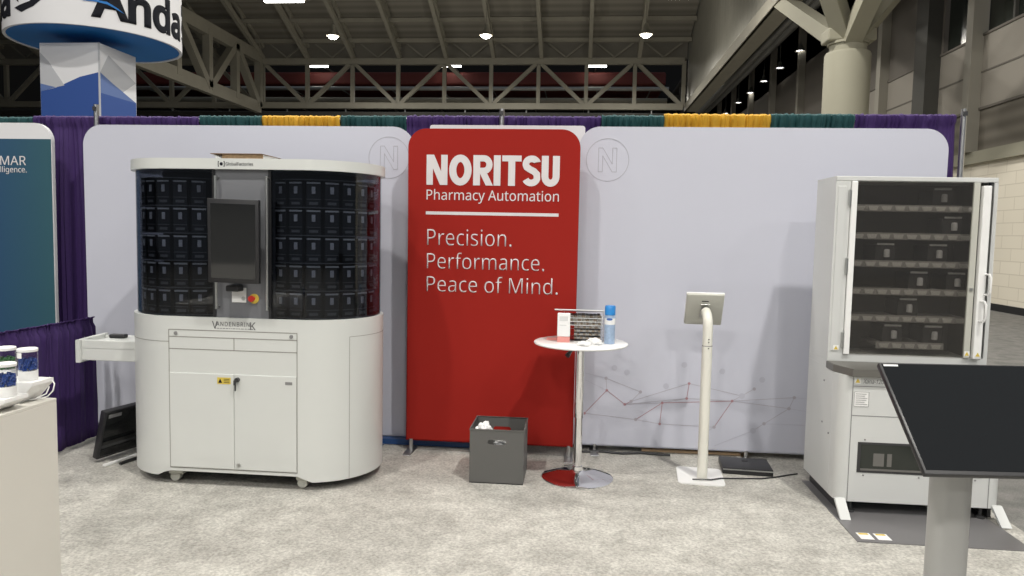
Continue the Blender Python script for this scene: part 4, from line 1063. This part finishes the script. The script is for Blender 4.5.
# lower carcass
bm = bmesh.new()
poly = [(X0, YB)] + [(X0, YL + .07)] + arc(X0 + .07, YL + .07, .07, .07, 180, 270, 8)[1:] + arc(X1 - .07, YL + .07, .07, .07, 270, 360, 8) + [(X1, YB)]
prism(bm, poly, .082, .824); box(bm, X0, X1, YU - .012, YB, .824, .869); lc = obj('lower_carcass', bm, 'machine2', cb, True)
bm = bmesh.new()
for segs in (((1.597, .082), (1.597, .83)), ((1.6, .765), (X1 - .08, .765)), ((1.6, .592), (X1 - .08, .592)), ((X1 - .078, .082), (X1 - .078, .83))): quad_path(bm, segs, .004, .001)
put(bm, face_front(0, YL - .0003, 0)); obj('panel_gap', bm, 'ink_soft', cb)
bm = bmesh.new(); quad_path(bm, [(YL + .13, .082), (YL + .13, .83)], .003, .001); quad_path(bm, [(YL + .13, .83), (YB, .83)], .003, .001)
put(bm, Matrix(((0, 0, -1, X0), (1, 0, 0, 0), (0, 1, 0, 0), (0, 0, 0, 1)))); obj('side_panel_gap', bm, 'bar', cb)
on_panel(text_bm('Xana-120U', .135, .026, shear=.3, depth=.0006), 1.652, YL, .782, 'lettering', 'ink_mid', cb)
tri_label(1.622, YL, .797, cb, .017)
st_ = obj('rating_label', B((1.605, 1.69, YL - .001, YL, .645, .735)), 'white', cb)
bm = bmesh.new(); quad_path(bm, [(1.607, .647), (1.688, .647), (1.688, .733), (1.607, .733), (1.607, .647)], .002, .0006)
for k in range(6): quad_path(bm, [(1.615, .66 + k * .012), (1.615 + (.065, .05, .06)[k % 3], .66 + k * .012)], .0025, .0006)
on_panel(bm, 0, YL - .001, 0, 'printed_lines', 'ink_soft', st_)
# window in the lower front
wn = obj('lower_window_frame', B((1.642, 2.34, YL - .003, YL + .001, .258, .438), bev=.001), 'darkmetal', cb)
bm = bmesh.new(); box(bm, 1.66, 2.32, YL - .005, YL - .003, .285, .425); obj('lower_window', bm, 'winglass', wn)
bm = bmesh.new()
for x, w_ in ((1.82, .013), (1.76, .03), (2.02, .02)): box(bm, x - w_, x + w_, YL - .0062, YL - .005, .30, .375)
box(bm, 1.66, 2.32, YL - .0058, YL - .005, .272, .284)
obj('window_fittings', bm, 'cabin', wn)
bm = bmesh.new()
for x, z in ((1.68, .452), (1.99, .452), (2.30, .452), (1.68, .242), (1.99, .242), (2.30, .242)): lathe(bm, [(.005, 0), (.005, .003), (0, .003)], (0, 0, 0), 10, Matrix.Translation((x, YL, z)) @ Matrix.Rotation(PI / 2, 4, 'X'))
obj('screws', bm, 'ink_soft', cb)
bm = bmesh.new()
for y, z in ((4.62, .48), (4.5, .44), (4.62, .74)): lathe(bm, [(.006, 0), (.006, .004), (0, .004)], (0, 0, 0), 10, Matrix.Translation((X0, y, z)) @ Matrix.Rotation(-PI / 2, 4, 'Y'))
obj('side_screws', bm, 'ink_soft', cb)
# undercarriage, feet and ramps
obj('plinth', B((X0 + .03, X0 + .05, YL + .05, YB - .04, .012, .082), (X1 - .05, X1 - .03, YL + .05, YB - .04, .012, .082), (X0 + .05, X1 - .05, YL + .35, YL + .37, .012, .082)), 'darkmetal', cb)
for x in (1.63, 2.36):
    bm = bmesh.new(); lathe(bm, [(0, .012), (.028, .012), (.028, .022), (.010, .026), (.010, .084), (0, .084)], (x, YL + .04, 0), 16); obj('levelling_foot', bm, 'darkmetal', cb, True)
for x0, x1 in ((X0 - .002, X0 + .055), (X1 - .055, X1 + .0)):
    bm = bmesh.new(); prism(bm, [(YL + .01, .10), (YL - .005, .10), (YL - .115, .013), (YL - .09, .013), (YL + .01, .085)], x0, x1, Matrix(((0, 0, 1, 0), (1, 0, 0, 0), (0, 1, 0, 0), (0, 0, 0, 1)))); obj('ramp_plate', bm, 'machine2', cb)
mt = thing('floor_plate', 'grey steel plate on the carpet under and in front of the grey cabinet', 'floor plate', (1.95, 4.4, .006))
obj('plate', B((1.512, 2.40, 3.925, 4.9, .006, .011)), 'mat_grey', mt)
for x in (1.545, 1.635):
    s = obj('sticker', B((x, x + .07, 3.96, 4.045, .011, .0115)), 'white', mt)
    obj('sticker_stripe', B((x + .01, x + .06, 4.02, 4.04, .0115, .012)), 'yellow', s)
# grey raceway leaning between panel and cabinet
t = obj('wooden_batten', B((1.70, 1.72, 5.30, 5.33, .008, .40)), 'wood'); tag(t, 'thin wooden strip standing against the white panel by the grey cabinet', 'batten')

# ------------------------------------------------------------------ tilted screen on pedestal, front right
sk = thing('tilted_screen', 'large black tilted screen on a grey pedestal at the lower right edge', 'screen stand', (1.15, 2.28, .006))
A = Vector((.934, 2.0, .985)); Bv = Vector((.913, 2.29, 1.235)); up_ = (Bv - A); hgt = up_.length; up_.normalize()
rt = Vector((math.cos(math.radians(4)), math.sin(math.radians(4)), 0)); rt = (rt - up_ * rt.dot(up_)).normalized(); nr = rt.cross(up_)
sm_ = Matrix((( rt.x, nr.x, up_.x, A.x), (rt.y, nr.y, up_.y, A.y), (rt.z, nr.z, up_.z, A.z), (0, 0, 0, 1)))
# local x right, y = -normal side (nr points down-front?), z up
face_dir = -1 if nr.dot(Vector((0, -1, .5))) < 0 else 1
bm = bmesh.new(); box(bm, 0, .60, -.018 if face_dir > 0 else 0, 0 if face_dir > 0 else .018, 0, hgt, .004, sm_); cs = obj('casing', bm, 'black', sk, True)
e = .0008 * face_dir
bm = bmesh.new(); box(bm, .008, .592, min(0, e), max(0, e), .012, hgt - .006, 0, sm_); obj('screen', bm, 'blackgloss', cs)
bm = bmesh.new(); box(bm, .012, .055, min(e, 2 * e), max(e, 2 * e), hgt - .016, hgt - .009, 0, sm_); obj('brand_mark', bm, 'bar', cs)
bm = bmesh.new(); prism(bm, rrect(-.058, .058, -.04, .04, .038, 8), .03, 1.05, T((1.150, 2.30, 0))); obj('pedestal', bm, 'pedestal', sk, True)
obj('head_bracket', B((1.06, 1.26, 2.20, 2.30, 1.02, 1.075), bev=.005), 'pedestal', sk)
bm = bmesh.new(); prism(bm, rrect(-.25, .25, -.2, .2, .03, 6), .006, .03, T((1.137, 2.34, 0)), bev=.003); obj('foot_plate', bm, 'pedestal', sk)

# ------------------------------------------------------------------ counter with vial display, front left
CXR, CYB, CZ = -1.95, 2.55, .95
ctn = thing('display_counter', 'plain warm white counter cut by the lower left picture corner', 'counter', (-2.5, 2.0, .0))
obj('counter_body', B((-3.5, CXR, 1.2, CYB, .006, CZ - .012), bev=.002), 'counter', ctn)
obj('counter_top', B((-3.5, CXR + .0, 1.2, CYB, CZ - .012, CZ), bev=.002), 'counter', ctn)
trays = ((2.435, 2.545, -1.955, 1.03, 'white slanted stand at the back of the counter under the farther vials'),
         (2.295, 2.405, -1.945, 1.0, 'white slanted stand mid-counter under the front blue vial'),
         (2.17, 2.265, -1.965, .985, 'white slanted stand nearest the camera, cut by the left picture edge'))
for y0, y1, xr, zt, lab in trays:
    bm = bmesh.new(); prism(bm, [(-2.5, CZ + .001), (xr - .06, CZ + .001), (xr, zt - .012), (xr, zt), (-2.5, zt)], y0, y1, Matrix(((1, 0, 0, 0), (0, 0, 1, 0), (0, 1, 0, 0), (0, 0, 0, 1))), bev=.002)
    t = obj('vial_stand', bm, 'white'); tag(t, lab, 'display stand', 'vial stands on the counter')
def vial(x, y, z, pills, label, h=.118):
    t = thing('pill_vial', label, 'vial', (x, y, z), 'vials on the counter')
    bm = bmesh.new(); lathe(bm, [(0, .001), (.031, .001), (.032, .004), (.032, .036), (0, .036)], (x, y, z), 28); obj('white_base', bm, 'white', t, True)
    bm = bmesh.new(); lathe(bm, [(.0325, .036), (.0325, h - .01)], (x, y, z), 28); obj('clear_wall', bm, 'clear', t, True)
    bm = bmesh.new(); lathe(bm, [(0, h - .012), (.033, h - .012), (.034, h - .010), (.034, h - .002), (.031, h), (0, h)], (x, y, z), 28); obj('cap', bm, 'white', t, True)
    if pills:
        bm = bmesh.new()
        for k in range(110):
            a = k * 2.399; r = .026 if k % 3 else .018; zz = .040 + (k / 110) * .038
            box(bm, -.0035, .0035, -.006, .006, -.003, .003, .0015, Matrix.Translation((x + r * math.cos(a), y + r * math.sin(a), z + zz)) @ Matrix.Rotation(a * 1.7, 4, 'Z') @ Matrix.Rotation(k * .5, 4, 'X'), 1)
        p = obj('pill_filling', bm, pills, t); p['kind'] = 'stuff'
    bm = bmesh.new(); P = arc(0, 0, .0331, .0331, -135, -85, 8)
    vs = [(bm.verts.new((x + a, y + b, z + h - .034)), bm.verts.new((x + a, y + b, z + h - .014))) for a, b in P]
    for a, b in zip(vs, vs[1:]): bm.faces.new((a[0], b[0], b[1], a[1]))
    obj('paper_label', bm, 'white', t)
vial(-2.01, 2.485, 1.03, 'pillblue', 'clear vial of blue pills at the right end of the back stand')
vial(-2.105, 2.495, 1.03, 'pillgreen', 'clear vial of green pills behind the front blue vial')
vial(-1.985, 2.35, 1.0, 'pillblue', 'clear vial of blue pills on the middle stand, nearest the camera')
vial(-2.2, 2.50, 1.03, None, 'tall empty vial with a white top at the left picture edge', .15)
bm = bmesh.new()
pts = [(-2.02 + .0, 2.46, .96)]
P = [(-2.02, 2.50, .956), (-1.98, 2.50, .956), (-1.955, 2.51, .965), (-1.94, 2.52, .985), (-1.938, 2.525, 1.01), (-1.95, 2.53, 1.02)]
tube(bm, P, .0025, 6); tube(bm, [(-2.03, 2.47, .957), (-1.99, 2.49, .957), (-1.96, 2.51, .975), (-1.955, 2.52, 1.0)], .0025, 6)
t = obj('power_cable', bm, 'white', smooth=True); tag(t, 'looped thin white cable at the end of the vial stands', 'cable')

# the glass-fronted machine and what it carries stand 12 mm further right
for o in list(C.objects):
    if o.parent is None and (o.name.startswith('pill_counting_machine') or o.name.startswith('medicine_canister') or o.name.startswith('cardboard_tray')): o.location.x += .012
